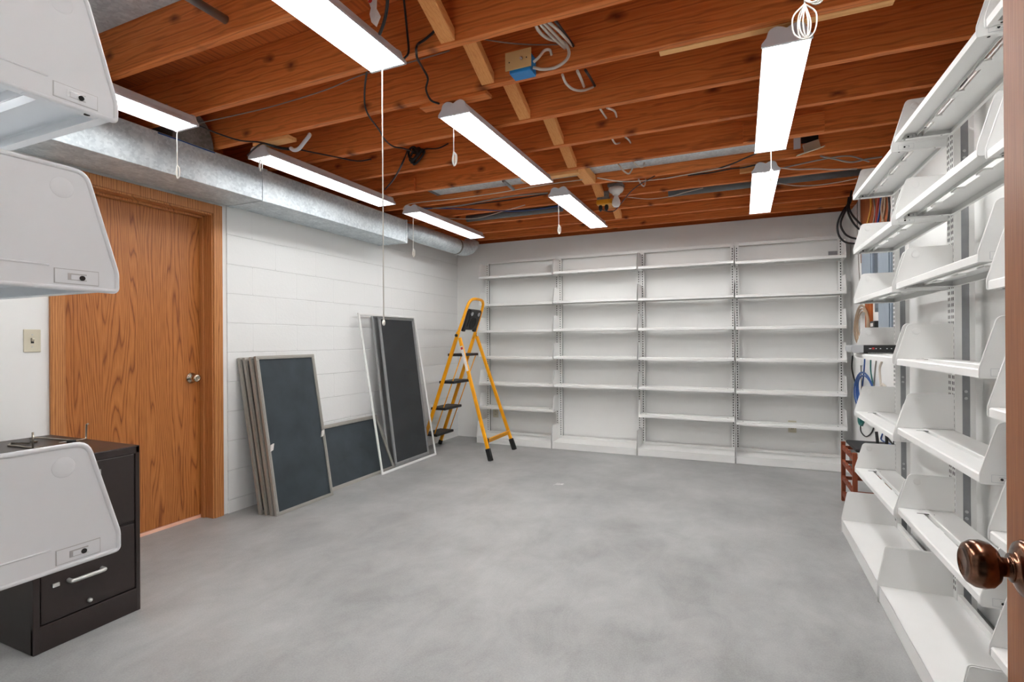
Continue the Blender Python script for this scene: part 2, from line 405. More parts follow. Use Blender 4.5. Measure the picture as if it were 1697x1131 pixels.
board('mounting_board', -1.45, 3.475, ZJ - .02, -1.02, 3.54, ZJ + .022, 'joist_pale', 'wooden mounting board at the far end of the middle shop light', bevel=.003)
board('mounting_board', .0, 4.03, ZJ - .0, .14, 4.06, ZJ + .08, 'joist_pale', 'pale wood block beside the near end of the far right shop light', bevel=.003)
strut_lab = ['at the top of the picture by the black cords', 'beside the blue junction box', 'just beyond the joist with the blue box', 'third bay beyond the blue box',
             'over the far end of the middle shop light', 'thick, rounded, over the far middle shop light', 'behind the yellow outlet box', 'beyond the bare bulb', 'in the last bay before the back wall']
SX = [-1.055, -1.06, -1.05, -1.0, -1.05, -1.03, -1.06, -1.06, -1.08]
bays = [(3, 4), (4, 5), (5, 6), (6, 7), (7, 8), (8, 9), (9, 10), (10, 11), (11, 12)]
for k, ((a, c), x) in enumerate(zip(bays, SX)):
    y0, y1 = JY[a] + .038, JY[c]
    p0, p1 = Vector((0, 0, ZS - .02)), Vector((0, y1 - y0, ZJ + .018)); mid = (p0 + p1) / 2
    d = (p1 - p0).normalized(); n = Vector((1, 0, 0)).cross(d)
    w, t = (.085, .05) if k == 5 else (.066, .026)
    m = MB(); vs = []
    A = [(y0, ZS - .008), (y0, ZS - .06), (y1, ZJ + .004), (y1, ZJ + .05)]
    if k == 5: A = [(y0, 2.416), (y0, 2.366), (y1, ZJ - .004), (y1, 2.412)]
    m.prism([(q[0] - y0, q[1]) for q in A], -w / 2, w / 2, 'X')
    o = m.build('bridging_strut', M['strut'], None, .003, (x, y0, 0))
    tag(o, 'diagonal pale bridging strut between joists, ' + strut_lab[k], 'strut', 'bridging struts between the joists')
# upper-left ducts above the joists
def cyl_y(m, a, c, r, seg=24, mi=0): m.tube([a, c], r, seg, mi)
t_ = thing('branch_duct', 'galvanised branch duct in the joist bay at the top left corner', 'duct', (-2.6, 1.2, ZJ + .2))
MB().box(-.75, -.165, -.0, .62, .185, .03).box(-.75, -.165, .005, -.745, .185, .03).build('duct_sheet', M['galv'], t_)
o = MB().tube([(-1.8, .3, 2.40), (-1.8, 1.389, 2.41)], .016, 12).build('steel_conduit', M['steel_pipe']); tag(o, 'short steel conduit entering the near joist at the top left', 'pipe')
# sheet-metal duct in a joist bay, seen as a strip
t_ = thing('joist_bay_duct', 'long flat galvanised duct in the joist bay over the far lights', 'duct', (-1.0, 3.65, 2.42))
MB().box(-1.36, -.172, 0, 1.25, .168, .15).build('duct_body', M['galv'], t_)
MB().box(-1.365, -.1725, -.003, -1.33, .1685, .003).build('duct_seam', M['galv_dull'], t_)
MB().box(-.12, -.1725, -.003, -.09, .1685, .003).build('duct_seam', M['galv_dull'], t_)
o = MB().tube([(-2.45, 4.5, 2.375), (-1.47, 4.5, 2.375)], .032, 14).build('drain_pipe', M['grey_pipe'])
MB().tube([(-2.2, 4.5, 2.40), (-2.2, 4.5, ZS + .002)], .008, 8).build('pipe_hanger', M['steel_pipe'], o)
MB().tube([(-1.6, 4.5, 2.40), (-1.6, 4.5, ZS + .002)], .008, 8).build('pipe_hanger', M['steel_pipe'], o); tag(o, 'dull grey pipe in a joist bay left of the far middle light', 'pipe')
o = MB().tube([(-.54, 4.47, 2.398), (.80, 4.47, 2.398)], .042, 14).build('drain_pipe', M['grey_pipe']); tag(o, 'dark blue-grey pipe in a joist bay behind the far right light', 'pipe')
o = MB().tube([at(834, 300, 'Z', 2.345), at(851, 314, 'Z', 2.345)], .012, 10).build('steel_conduit', M['steel_pipe']); tag(o, 'short pale conduit crossing a bay left of the middle shop light', 'pipe')

# ------------------------------------------------------------------ big rectangular duct and round duct along the left wall
t_ = thing('rectangular_duct', 'long galvanised rectangular duct along the left wall above the oak door', 'duct', (XL + .17, 2.2, 2.112))
def dseg(y0, y1, nm='duct_section'):
    return MB().box(-.165, y0 - 2.2, 0, .163, y1 - 2.2, .212).build(nm, M['galv'], t_, .003)
dseg(.2, 1.275); dseg(1.315, 2.49); dseg(2.53, 4.105)
for y in (1.275, 2.49): MB().box(-.169, y - 2.2, -.004, .168, y + .04 - 2.2, .217).build('drive_seam', M['galv'], t_, .002)
b = MB(); b.prism([(-.175 + .125 * math.cos(2 * PI * k / 36), .20 + .20 * math.sin(2 * PI * k / 36)) for k in range(36)], -.16, .158, 'X'); b.build('branch_takeoff', M['galv_dull'], t_)
MB().box(-.168, 4.1 - 2.2, -.004, .168, 4.125 - 2.2, .217).build('end_flange', M['galv'], t_, .002)
t_ = thing('round_duct', 'round galvanised duct running on to the back corner under the joists', 'duct', (-2.93, 4.1, 2.245))
pts = [(0, .027, 0), (0, .30, 0), (0, .7, .0), (0, 1.14, .0), (.015, 1.21, .008), (.03, 1.27, .03), (.04, 1.30, .06), (.045, 1.31, .1)]
MB().tube(pts, [.06, .088, .088, .088, .088, .088, .088, .088], 28).build('duct_pipe', M['galv'], t_)
MB().lathe([(.09, 0), (.092, .006), (.09, .03)], (0, 1.0, 0), (0, 1, 0), 28).build('crimp_collar', M['galv_dull'], t_)

# ------------------------------------------------------------------ oak door in the left wall
XD = -3.333
d1 = struct(MB().box(0, .012, .022, -.04, DY1 - DY0 - .012, DZ - .006).build('door_1', M['oak_door'], None, .002, (XD, DY0, 0)))
kb = MB().lathe([(.034, 0), (.036, .004), (.034, .010), (.027, .013), (.022, .022), (.016, .028), (.015, .034), (.019, .04), (.0245, .05), (.0255, .058), (.023, .066), (.016, .0685), (.011, .0685), (.0105, .066)], (0, 0, 0), (1, 0, 0), 28)
kb.build('door_knob', M['nickel'], d1, 0, (0, 2.30 - DY0, .941))
struct(MB().box(0, .0, 0, -.05, DY1 - DY0, .02).build('trim_2', M['door_gap_glow'], None, 0, (XD + .005, DY0, 0)))  # strip filling the gap under the door, its colour standing in for light beyond
b = MB()
j = XL + .0
for y0, y1 in ((DY0 - .0, DY0 + .012), (DY1 - .012, DY1)): b.box(XL - .16, y0, 0, XL - .002, y1, DZ)
b.box(XL - .16, DY0, DZ - .012, XL - .002, DY1, DZ)
b.box(XD + .0025, DY0 + .012, 0, XD + .035, DY0 + .026, DZ - .012); b.box(XD + .0025, DY1 - .026, 0, XD + .035, DY1 - .012, DZ - .012); b.box(XD + .0025, DY0 + .012, DZ - .026, XD + .035, DY1 - .012, DZ - .012)
struct(b.build('trim_3', M['oak_trim'], None, .0015))
b = MB()
for y0, y1 in ((DY0 - .058, DY0 + .003), (DY1 - .003, DY1 + .062)):
    b.box(XL - .0105, y0, 0, XL + .008, y1, DZ + .062)
struct(b.build('trim_4', M['oak_trim'], None, .003))
struct(MB().box(XL - .0105, 0, 0, XL + .008, DY1 - DY0 - .006, .062).build('trim_5', M['oak_trim'], None, .003, (0, DY0 + .003, DZ - .001)))

# ------------------------------------------------------------------ light switch, outlets
def plate(name, label, cat, p, rz, holes, w=.07, h=.114, m='ivory'):
    t = thing(name, label, cat, p, rz)
    MB().box(-w / 2, -.006, -h / 2, w / 2, 0, h / 2).build('cover_plate', M[m], t, .003)
    if holes == 'switch':
        MB().box(-.006, -.0075, -.013, .006, -.0055, .013).build('slot', M['slot'], t)
        MB().bar((0, -.006, .0), (0, -.017, .010), .009, .011).build('toggle', M[m], t, .001)
    else:
        for s in (-1, 1):
            MB().box(-.017, -.008, s * .02 - .014, .017, -.005, s * .02 + .014).build('receptacle', M[m], t, .003)
            MB().box(-.008, -.009, s * .02 - .006, -.005, -.007, s * .02 + .006).box(.005, -.009, s * .02 - .006, .008, -.007, s * .02 + .006).build('slots', M['slot'], t)
    b = MB()
    for s in (-1, 1): b.lathe([(.003, 0), (.003, .0075)], (0, 0, s * (.03 if holes == 'switch' else 0)), (0, -1, 0), 10)
    b.build('screw', M['grip'], t); return t
plate('light_switch', 'ivory toggle light switch on the white wall left of the oak door', 'switch', (XL - .011, 1.413, 1.188), PI / 2, 'switch')
plate('wall_outlet', 'almond wall outlet behind the right-hand back shelves', 'outlet', (.446, YB, .333), 0, 'outlet', m='ivory')
plate('wall_outlet', 'almond wall outlet behind the back shelves next to the ladder', 'outlet', (-2.706, YB, .312), 0, 'outlet', m='ivory')

# ------------------------------------------------------------------ steel library shelving
PB = .917
def upright_mesh(h, depth, x0):
    b = MB(); w = .038
    g0, g1 = (.024, .05) if depth > .06 else (.014, .034)
    b.box(x0, 0, .0, x0 + w, g0, h, 0)
    b.box(x0 + .003, g0, .0, x0 + w - .003, g1, h, 2 if depth > .06 else 1)
    b.box(x0, g1, .0, x0 + w, depth, h, 0)
    n = int((h - .14) / .0254); sw = .004 if depth < .06 else .0028
    for k in range(n):
        z = .11 + k * .0254
        for dx in ((.019,) if depth < .06 else (.010, .026)):
            b.box(x0 + dx - sw, -.0006, z, x0 + dx + sw, .002, z + .014, 1)
    if depth > .06:
        for z in [.42 + .5 * (q // 2) + .028 * (q % 2) for q in range(8)]:
            s = 1 if x0 < .1 else -1
            b.lathe([(.006, 0), (.006, .005)], (x0 + (w - .003 if s > 0 else .003), .036, z), (s, 0, 0), 10, 3)
    return b
def rr_poly(pts, r, n=5):
    """round the corners whose radius is given"""
    out = []; N = len(pts)
    for i in range(N):
        p, a, c = Vector(pts[i]), Vector(pts[i - 1]), Vector(pts[(i + 1) % N]); q = r[i]
        if q <= 0: out.append(tuple(p)); continue
        u, v = (a - p).normalized(), (c - p).normalized(); A, C = p + u * q, p + v * q
        for k in range(n + 1):
            t = k / n; out.append(tuple(A * (1 - t) ** 2 + p * 2 * t * (1 - t) + C * t * t))
    return out
BR = rr_poly([(-.2, .0), (-.2, .028), (-.158, .175), (.0, .175), (.0, .0)], [.006, .006, .016, .004, 0])
def bracket_mesh(rim=.002):
    b = MB(); b.prism(BR, -.0014, .0014, 'X')
    b.tube([(0, min(y, -rim), z) for y, z in BR], rim, 8, closed=True)
    for s in (-1, 1):
        b.lathe([(.0155, 0.0012), (.014, .0016), (.012, .0022), (.009, .0027), (.005, .0029), (.001, .003)], (0.0, -.128, .145), (s, 0, 0), 24)
        b.tube([(s * .0012, -.112, .031), (s * .0012, -.005, .031)], .0016, 6)
        b.box(s * .0012, -.1745, .0055, s * .0019, -.1175, .0275, 2)
        b.box(s * .0012, -.1735, .0065, s * .0026, -.1185, .0265, 0)
        b.box(s * .0022, -.158, .0115, s * .0028, -.134, .0215, 2)
        b.box(s * .0026, -.158, .0125, s * .0034, -.138, .0195, 0)
        b.lathe([(.0038, 0), (.0036, .002)], (s * .0026, -.152, .0155), (s, 0, 0), 10, 1)
    return b
BB = rr_poly([(-.266, .0), (-.266, .09), (-.236, .248), (.0, .248), (.0, .0)], [0, .006, .01, .004, 0])
def base_bracket_mesh():
    b = MB(); b.prism(BB, -.0014, .0014, 'X'); b.tube([(0, y, z) for y, z in BB[:-1]], .002, 6); return b
def shelf_mesh(w):
    b = MB(); a, c = .008, w - .008; z = .026
    # front strip with rolled lip
    prof = [(-.198, .0), (-.182, .0), (-.182, .002), (-.195, .002), (-.196, .004), (-.196, .022), (-.193, z - .002), (-.125, z - .002), (-.125, .012), (-.123, .012), (-.123, z), (-.194, z), (-.198, z - .004)]
    b.prism(prof, a, c, 'X')
    prof = [(-.104, .010), (-.102, .010), (-.102, z - .002), (-.004, z - .002), (-.004, .0), (-.014, .0), (-.014, -.002), (-.002, -.002), (-.002, z), (-.088, z), (-.09, z + .003), (-.101, z + .003), (-.104, z)]
    b.prism(prof, a, c, 'X')
    for x0, x1 in ((a, .06), (w - .06, c)): b.box(x0, -.126, z - .002, x1, -.1, z)
    for x0 in (.0, ):
        b.box(.062, -.145, z - .001, .068, -.085, z + .0005, 1); b.box(w - .068, -.145, z - .001, w - .062, -.085, z + .0005, 1)
    # stiffener pieces below the slot
    for k in range(3):
        x = w * (.25 + .25 * k); b.box(x - .03, -.125, .004, x + .03, -.102, .010)
    return b
def end_arm(x, s):
    """folded support arm under a shelf end, with punched holes"""
    b = MB()
    b.box(x, -.19, .001, x + s * .02, -.012, .003, 0)
    for y in (-.168, -.04): b.lathe([(.004, 0), (.004, .0012)], (x + s * .01, y, .0012), (0, 0, -1), 10, 1)
    b.box(x + s * .004, -.115, .0, x + s * .015, -.09, .0012, 0); b.box(x, -.06, .0, x + s * .02, -.03, .0015, 0)
    return b
def make_bay(name, label, loc, rz, zs, h, depth, inset, mat, group, rail=True):
    t = thing(name, label, 'shelving', loc, rz, group); W_ = PB - .002
    ms = [M[mat], M['slot'], M['grey_steel'], M['grip']]
    upright_mesh(h, depth, 0).build('upright', ms, t)
    upright_mesh(h, depth, W_ - .038).build('upright', ms, t)
    if rail: MB().box(.038, 0, h - .03, W_ - .038, .026, h).build('top_rail', M[mat], t, .001)
    MB().box(.038, .004, .074, W_ - .038, .02, .1).build('bottom_rail', M[mat], t)
    bs = MB().box(.001, -.262, .002, W_ - .001, -.259, .073).box(.001, -.262, .071, W_ - .001, depth * .3, .073).build('base_shelf', M[mat], t, .001)
    for x in (.004, W_ - .004): base_bracket_mesh().build('end_panel', M[mat], bs, 0, (x, 0, 0))
    protos = None
    for z in zs:
        if protos is None:
            sh = shelf_mesh(W_ - 2 * inset).build('shelf', [M[mat], M['slot']], t, 0, (inset, 0, z))
            l = bracket_mesh(.004 if mat == 'white_near' else .002).build('bracket', [M[mat], M['slot'], M['grip']], sh, 0, (.005, 0, 0))
            r = l.copy(); COL.objects.link(r); r.parent = sh; r.location = (W_ - 2 * inset - .005, 0, 0)
            al = end_arm(.009, 1).build('support_arm', [M[mat], M['slot']], sh); ar = end_arm(W_ - 2 * inset - .009, -1).build('support_arm', [M[mat], M['slot']], sh)
            protos = sh
        else:
            o = copy_tree(protos, t); o.location = (inset, 0, z)
    return t
X0 = -2.803
ZB = [[1.90, 1.578, 1.274, .97, .666, .389], [1.905, 1.584, 1.278, .976, .667], [1.904, 1.578, 1.272, .968, .667, .383], [1.893, 1.574, 1.268, .964, .66, .356]]
LB = ['white steel shelving bay on the back wall behind the yellow ladder', 'white steel shelving bay with the tall lower gap, second from left on the back wall',
      'white steel shelving bay on the back wall, second from its right end', 'white steel shelving bay at the right end of the back wall, outlet behind it']
for i in range(4):
    bay = make_bay('shelving_bay', LB[i], (X0 + PB * i, 5.606, 0), 0, ZB[i], 2.128, .045, .001, 'white', 'shelving bays along the back wall')
    if i == 3: MB().box(.80, .001, 1.95, .872, .004, 1.985).build('label_plate', M['grey_steel'], bay)
    if i == 0: MB().box(.045, .001, 1.93, .10, .004, 1.945).build('label_plate', M['grey_steel'], bay)
    if i == 1: MB().lathe([(.014, 0), (.014, .002)], (.895, -.06, 2.0), (-1, 0, 0), 14).build('round_sticker', M['white_alu'], bay)
ZR = [[2.00, 1.676, 1.38, 1.06, .714, .376], [2.025, 1.687, 1.386, 1.056, .757, .409], [2.02, 1.66, 1.302, .954, .617, .30]]
LR = ['white steel shelving bay at the far end of the right wall, by the wooden rack', 'white steel shelving bay in the middle of the right wall', 'white steel shelving bay on the right wall half hidden by the open door']
for i in range(3):
    make_bay('shelving_bay', LR[i], (.818, 3.692 - PB * i, 0), -PI / 2, ZR[i], 2.3, .068, .022, 'white', 'shelving bays along the right wall')
ZN = [1.521, 1.252, .845]
LN = ['white steel shelving bay close to the camera at the left edge', 'white steel shelving bay beyond the left edge of the picture']
for i in range(2):
    make_bay('shelving_bay', LN[i], (-.896 - PB * i, .302, 0), PI, ZN, 2.2, .068, .002, 'white_near', 'shelving bays on the entry wall')

# ------------------------------------------------------------------ open entry door at the right edge
d2 = struct(MB().box(0, 0, .012, .035, .705, 2.03).build('door_2', M['entry_door'], None, .0015, (.306, .15, 0)))
kp = [(.033, 0), (.0335, .003), (.031, .008), (.022, .012), (.0165, .014), (.0165, .017), (.0115, .018), (.011, .022), (.0115, .027), (.02, .030), (.026, .036), (.028, .044), (.027, .052), (.0225, .059), (.0165, .062), (.0155, .0605), (.006, .0595)]
k2 = MB().lathe(kp[:6], (0, 0, 0), (-1, 0, 0), 40, 0).lathe(kp[5:], (0, 0, 0), (-1, 0, 0), 40, 1)
k2.build('door_knob', [M['copper'], M['copper']], d2, 0, (0, .648, .898))
MB().box(.004, .7045, .87, .031, .7062, .926).build('latch_plate', M['copper_dark'], d2)

# ------------------------------------------------------------------ shop lights
def light_body():
    """two-tube shop light: origin at the centre of its open underside, length along Y"""
    L2, w = .61, .082
    sec = [(-w, 0), (-w, .008), (-.066, .03), (-.058, .052), (-.04, .062), (-.018, .058), (0, .05), (.018, .058), (.04, .062), (.058, .052), (.066, .03), (w, .008), (w, 0)]
    inner = [(x * .97, max(0, z - .003)) for x, z in sec[::-1]]
    return L2, w, sec, inner
def make_light():
    L2, w, sec, inner = light_body()
    t = thing('shop_light', 'x', 'light', (0, 0, 0), 0, 'two-tube shop lights')
    b = MB()
    A = [(x, z) for x, z in sec]; n = len(A)
    for y0, y1 in ((-L2 + .01, L2 - .01),):
        va = [b.bm.verts.new((x, y0, z)) for x, z in A]; vb = [b.bm.verts.new((x, y1, z)) for x, z in A]
        ua = [b.bm.verts.new((x * .975, y0, max(0, z - .003))) for x, z in A]; ub = [b.bm.verts.new((x * .975, y1, max(0, z - .003))) for x, z in A]
        for i in range(n - 1):
            b.face([va[i], va[i + 1], vb[i + 1], vb[i]], 0); b.face([ua[i], ub[i], ub[i + 1], ua[i + 1]], 1)
        for i in (0, n - 1): b.face([va[i], vb[i], ub[i], ua[i]], 0)
    b.build('housing', [M['fixture_grey'], M['reflector']], t)
    # centre ballast spine
    b = MB().prism([(-.018, .05), (-.012, .022), (.012, .022), (.018, .05)], -L2 + .012, L2 - .012, 'Y'); b.build('ballast_cover', M['reflector'], t)
    cap = rr_poly([(-w - .003, -.002), (-w - .003, .01), (-.068, .03), (-.06, .056), (-.04, .067), (-.018, .063), (0, .053), (.018, .063), (.04, .067), (.06, .056), (.068, .03), (w + .003, .01), (w + .003, -.002)], [0, .004, 0, .008, .01, .01, .004, .01, .01, .008, 0, .004, 0], 3)
    for s in (-1, 1):
        y0 = s * L2; ec = MB().prism(cap, y0 - s * .012, y0, 'Y').build('end_cap', M['fixture_grey'], t, .001)
        for x in (-.042, .042):
            MB().box(x - .012, y0 - s * .026, .012, x + .012, y0 - s * .012, .052).build('tube_socket', M['reflector'], ec)
    for x in (-.042, .042): MB().tube([(x, -L2 + .026, .02), (x, L2 - .026, .02)], .014, 14).build('tube', M['tube'], t)
    b = MB()
    for s in (-1, 1):
        y = s * .5
        b.tube([(-.03, y, .05), (-.012, y, .075), (0, y, .083), (.012, y, .075), (.03, y, .05)], .0022, 6)
    b.build('hanger_hook', M['wire_steel'], t)
    return t
ZL = 2.266
FX = [  # x, y centre, label, cord end, cord bottom pixel, cord kind
    (-1.285, 1.105, 'nearest lit shop light of the middle row, its long pull cord hanging down', 1, (636, 540), 'long'),
    (-1.262, 2.795, 'lit shop light in the centre of the middle row, short knotted pull cord', -1, (752, 275), 'knot'),
    (-1.25, 4.345, 'lit shop light at the far end of the middle row, by the bare bulb', -1, (926, 388), 'knot'),
    (.162, 2.775, 'large lit shop light of the right row above the right shelves', 1, (1278, 300), 'knot'),
    (.156, 4.385, 'lit shop light at the far end of the right row', -1, (1270, 344), 'thin'),
    (-2.583, 1.165, 'lit shop light of the left row partly behind the near white bracket', 1, (294, 296), 'knot'),
    (-2.592, 2.815, 'long lit shop light of the left row just above the duct', -1, (431, 284), 'knot'),
    (-2.55, 4.30, 'lit shop light at the far end of the left row above the round duct', -1, (685, 426), 'knot'),
    (.165, 1.13, 'shop light above the top edge of the picture, only its coiled pull cord showing', 1, (1334, 64), 'coil')]
L0 = make_light()
for i, (x, y, lab, end, px, kind) in enumerate(FX):
    o = L0 if i == 0 else copy_tree(L0)
    o.location = (x, y, ZL); o['label'] = lab
lights = [o for o in COL.objects if o.type == 'EMPTY' and o.get('category') == 'light']
for key, test in (('tube_left', lambda x: x < -2), ('tube_right', lambda x: x > 0)):
    me = None
    for o in lights:
        if not test(o.location.x): continue
        for c in o.children:
            if c.name.split('.')[0] == 'tube':
                x = c.data.vertices[0].co.x > 0
                me = me or {}
                if x not in me:
                    me[x] = c.data.copy(); me[x].materials.clear(); me[x].materials.append(M[key])
                c.data = me[x]
for o, (x, y, lab, end, px, kind) in zip(lights, FX):
    ye = end * .585
    bot = at(px[0], px[1], 'Y', y + ye) - Vector((x, y, ZL)); bx = bot.x; bz = bot.z
    b = MB(); m = []
    top = Vector((bx * .5, ye, .012))
    if kind in ('knot', 'coil', 'thin'):
        r = .0022 if kind != 'thin' else .0014
        zk = bz + (.07 if kind != 'coil' else .10)
        if kind == 'thin': zk = bz + .03
        b.tube(spline([top, (bx, ye, -.02), (bx, ye, (zk - .02) / 2), (bx, ye, zk)]), r, 6)
        wdt = .016 if kind == 'knot' else (.03 if kind == 'coil' else .007)
        for q in range({'knot': 3, 'coil': 4, 'thin': 1}[kind]):
            a = q * .9 + .3; sx, sy = math.cos(a), math.sin(a); h = zk - bz
            b.tube(spline([(bx, ye, zk), (bx + wdt * sx, ye + wdt * .5 * sy, zk - h * .3), (bx + wdt * .9 * sx, ye + wdt * .5 * sy, zk - h * .8), (bx + .1 * wdt, ye, bz), (bx - wdt * .5 * sx, ye - .3 * wdt * sy, zk - h * .6), (bx, ye, zk)]), r, 6)
        if kind == 'coil':
            for q in range(3):
                cx = bx + .02 + q * .004; b.tube([(cx + .022 * math.cos(2 * PI * k / 16), ye + .01 * math.sin(2 * PI * k / 16 + q), zk + .02 + .026 * math.sin(2 * PI * k / 16)) for k in range(16)], r, 6, closed=True)
    else:
        b.tube([top, (bx, ye, -.02), (bx, ye, bz + .02)], .0024, 6); b.lathe([(.003, 0), (.006, .006), (.0065, .014), (.004, .022)], (bx, ye, bz), (0, 0, 1), 10)
    b.lathe([(.0055, 0), (.0055, .02)], (bx * .5, ye, .006), (0, 0, 1), 8)
    b.build('pull_cord', M['cord_white'], o)

# ------------------------------------------------------------------ electrical bits on the ceiling
t_ = thing('junction_box', 'blue junction box with a tan blank cover on a joist', 'electrical box', (-.872, 2.157, 2.385))
MB().box(-.05, -.07, -.045, .05, -.001, .035).build('box_body', M['blue_box'], t_, .004)
MB().obox((-.004, -.078, .006), (.061, 0, 0), (0, .0025, 0), (0, 0, .04)).build('cover_plate', M['almond'], t_, .0015)
MB().lathe([(.006, 0), (.0055, .008), (.003, .009)], (.012, -.08, .006), (0, -1, 0), 12).build('coax_jack', M['grip'], t_)
MB().lathe([(.003, 0), (.003, .001)], (-.045, -.0805, .0), (0, -1, 0), 8).lathe([(.003, 0), (.003, .001)], (.036, -.0805, .006), (0, -1, 0), 8).build('screw', M['slot'], t_)
t_ = thing('bulb_holder', 'white porcelain bulb holder with a bare bulb, unlit, under a joist bay', 'light', (-.917, 4.2, 2.36))
MB().box(-.06, -.05, .05, .06, .05, .075).build('box_cover', M['galv_dull'], t_, .004)
MB().lathe([(.028, -.01), (.032, .0), (.052, .012), (.062, .03), (.06, .045), (.05, .05)], (0, 0, 0), (0, 0, 1), 28).build('holder', M['porcelain'], t_)
MB().lathe([(.003, -.112), (.02, -.108), (.031, -.094), (.0345, -.075), (.031, -.055), (.022, -.035), (.015, -.018), (.014, -.002)], (0, 0, 0), (0, 0, 1), 24).build('bulb', M['bulb'], t_)
t_ = thing('outlet_box', 'yellow and steel hanging outlet box with two black plugs by the bulb', 'electrical box', (-1.035, 4.27, 2.325))
MB().box(-.05, -.03, .01, .05, .03, .08).build('steel_box', M['galv_dull'], t_, .003)
MB().box(-.055, -.038, -.028, .055, .034, .012).prism([(-.038, -.028), (.034, -.028), (.034, .012), (-.038, .012)], .055, .075, 'X').build('outlet_body', M['yellow_box'], t_, .005)
for x in (-.028, .022): MB().lathe([(.011, 0), (.0165, -.012), (.0155, -.032), (.007, -.05)], (x, 0, -.028), (0, 0, 1), 14).build('plug', M['black'], t_)
t_ = thing('switch_box', 'open white wiring box with a loose switch cover hanging from a joist at right', 'electrical box', (.43, 3.84, 2.40))
MB().prism([(-.05, .1), (.1, .1), (.1, .13), (.05, .13)], -.03, -.02, 'Y').box(-.11, -.02, .0, -.07, .0, .13).box(-.07, -.02, .1, .06, .0, .125).build('box_body', M['fixture_grey'], t_, .002)
MB().box(-.068, -.018, .03, .03, -.005, .1).build('box_opening', M['dark_cavity'], t_)
MB().obox((-.01, -.03, .0), (.045, 0, .01), (0, .012, 0), (-.006, 0, .028)).build('receptacle', M['ivory'], t_, .003)
MB().obox((-.02, -.06, -.038), (.075, 0, .018), (0, .045, .01), (0, 0, .002)).build('loose_cover', M['ivory'], t_)

# ------------------------------------------------------------------ cables
def cable(label, mat, r, pts, name='electrical_cable', group=None, n=5):
    P = []
    for p in pts:
        if isinstance(p, Vector): P.append(Vector(p))
        elif len(p) == 3: P.append(at(p[0], p[1], 'Y', p[2]))
        else: P.append(at(*p))
    o = MB().tube(spline(P, n), r, 8).build(name, M[mat]); return tag(o, label, 'cable', group)
cable('thick black cord from the middle shop light up behind the top strut', 'cable_black', .005,
      [(728, 172, 2.185), (714, 166, 2.15), (706, 148, 2.13), (709, 130, 2.11), (700, 112, 2.03), (692, 98, 'Z', 2.338), (690, 88, 'Z', 2.338), (690, 79, 'Z', 2.34), (694, 72, 1.781), (706, 64, 1.783), (722, 47, 1.783), (717, 24, 1.78), (704, 6, 1.775), (692, -8, 1.77)], 'power_cord')
cable('black cord hanging to the right end of the nearest middle light', 'cable_black', .0045, [(670, 97, 1.73), (677, 86, 1.74), (675, 55, 1.75), (671, 15, 1.72), (668, -12, 1.68)], 'power_cord')
cable('black cord going up behind the paper tag at the top edge', 'cable_black', .006, [(629, 57, 1.52), (636, 38, 1.5), (641, 15, 1.48), (643, -12, 1.45)], 'power_cord')
cable('black cord dropping from the nearest middle light to the clamped cord bundle', 'cable_black', .0045,
      [(609, 112, 1.83), (605, 140, 1.95), (604, 165, 2.06), (606, 180, 2.11), (613, 195, 'Z', 2.338), (628, 215, 'Z', 2.33), (638, 232, 'Z', 2.335), (652, 243, 'Z', 2.338), (668, 246, 'Z', 2.338), (690, 252, 2.97), (706, 247, 2.98), (726, 246, 2.985), (743, 238, 2.985)], 'power_cord')
cable('black cord slanting down from the clamped bundle behind the long pull cord', 'cable_black', .006, [(676, 248, 2.97), (668, 268, 'Z', 2.335), (658, 288, 'Z', 2.335), (648, 303, 'Z', 2.335), (638, 314, 'Z', 2.335)], 'power_cord')
t_ = thing('cord_bundle', 'tangled black cord bundle clamped to a joist left of the middle light', 'cable', tuple(at(690, 254, 'Y', 2.97)))
for q in range(4):
    a = q * .7
    MB().tube([(.035 * math.cos(2 * PI * k / 20) * (1 + .3 * math.sin(a)) + .012 * q - .02, -.012 + .006 * q, .04 * math.sin(2 * PI * k / 20 + a) - .01 * q) for k in range(20)], .008, 7, closed=True).build('cord_loop', M['cable_black'], t_)
MB().box(-.03, -.01, .0, .03, .02, .035).build('clamp', M['black'], t_, .005)
cable('black cord running from the near left light past the grey conduit', 'cable_black', .0045,
      [(322, 205, 1.8), (360, 221, 1.95), (398, 233, 2.1), (432, 236, 2.14), (462, 244, 'Z', 2.325), (490, 247, 'Z', 2.325), (520, 253, 'Z', 2.33), (560, 261, 'Z', 2.335), (592, 267, 'Z', 2.338), (615, 264, 'Z', 2.34)], 'power_cord')
cable('black cord looping into the end of the long left light', 'cable_black', .0045, [(410, 258, 2.2), (420, 248, 2.17), (434, 238, 2.14), (446, 241, 'Z', 2.32), (462, 246, 'Z', 2.315), (486, 249, 'Z', 2.315)], 'power_cord')
cable('short grey bent conduit hanging below a joist above the long left light', 'fixture_grey', .011, [(513, 223, 'Z', 2.354), (512, 226, 2.22), (504, 236, 2.22), (496, 246, 2.23), (488, 249, 2.24), (482, 246, 2.25)], 'conduit')
cable('thin grey wire sagging between two joists at upper left', 'cable_grey', .003, [(325, 205, 2.0), (400, 189, 2.05), (460, 174, 2.09), (540, 149, 2.09), (600, 124, 2.09), (680, 103, 2.1), (745, 84, 2.1)])
cable('thin grey wire left of the white cables above the blue box', 'cable_grey', .003, [(800, 65, 2.05), (840, 71, 2.1), (880, 74, 2.13), (925, 74, 2.15)])
cable('thin blue-grey wire along the top of the rectangular duct', 'cable_blue', .004, [at(262, 222, 'X', -2.888) + Vector((0, 0, .006)), at(300, 235, 'X', -2.888) + Vector((0, 0, .006)), at(330, 246, 'X', -2.888) + Vector((0, 0, .006)), at(356, 255, 'X', -2.888) + Vector((0, 0, .006))])
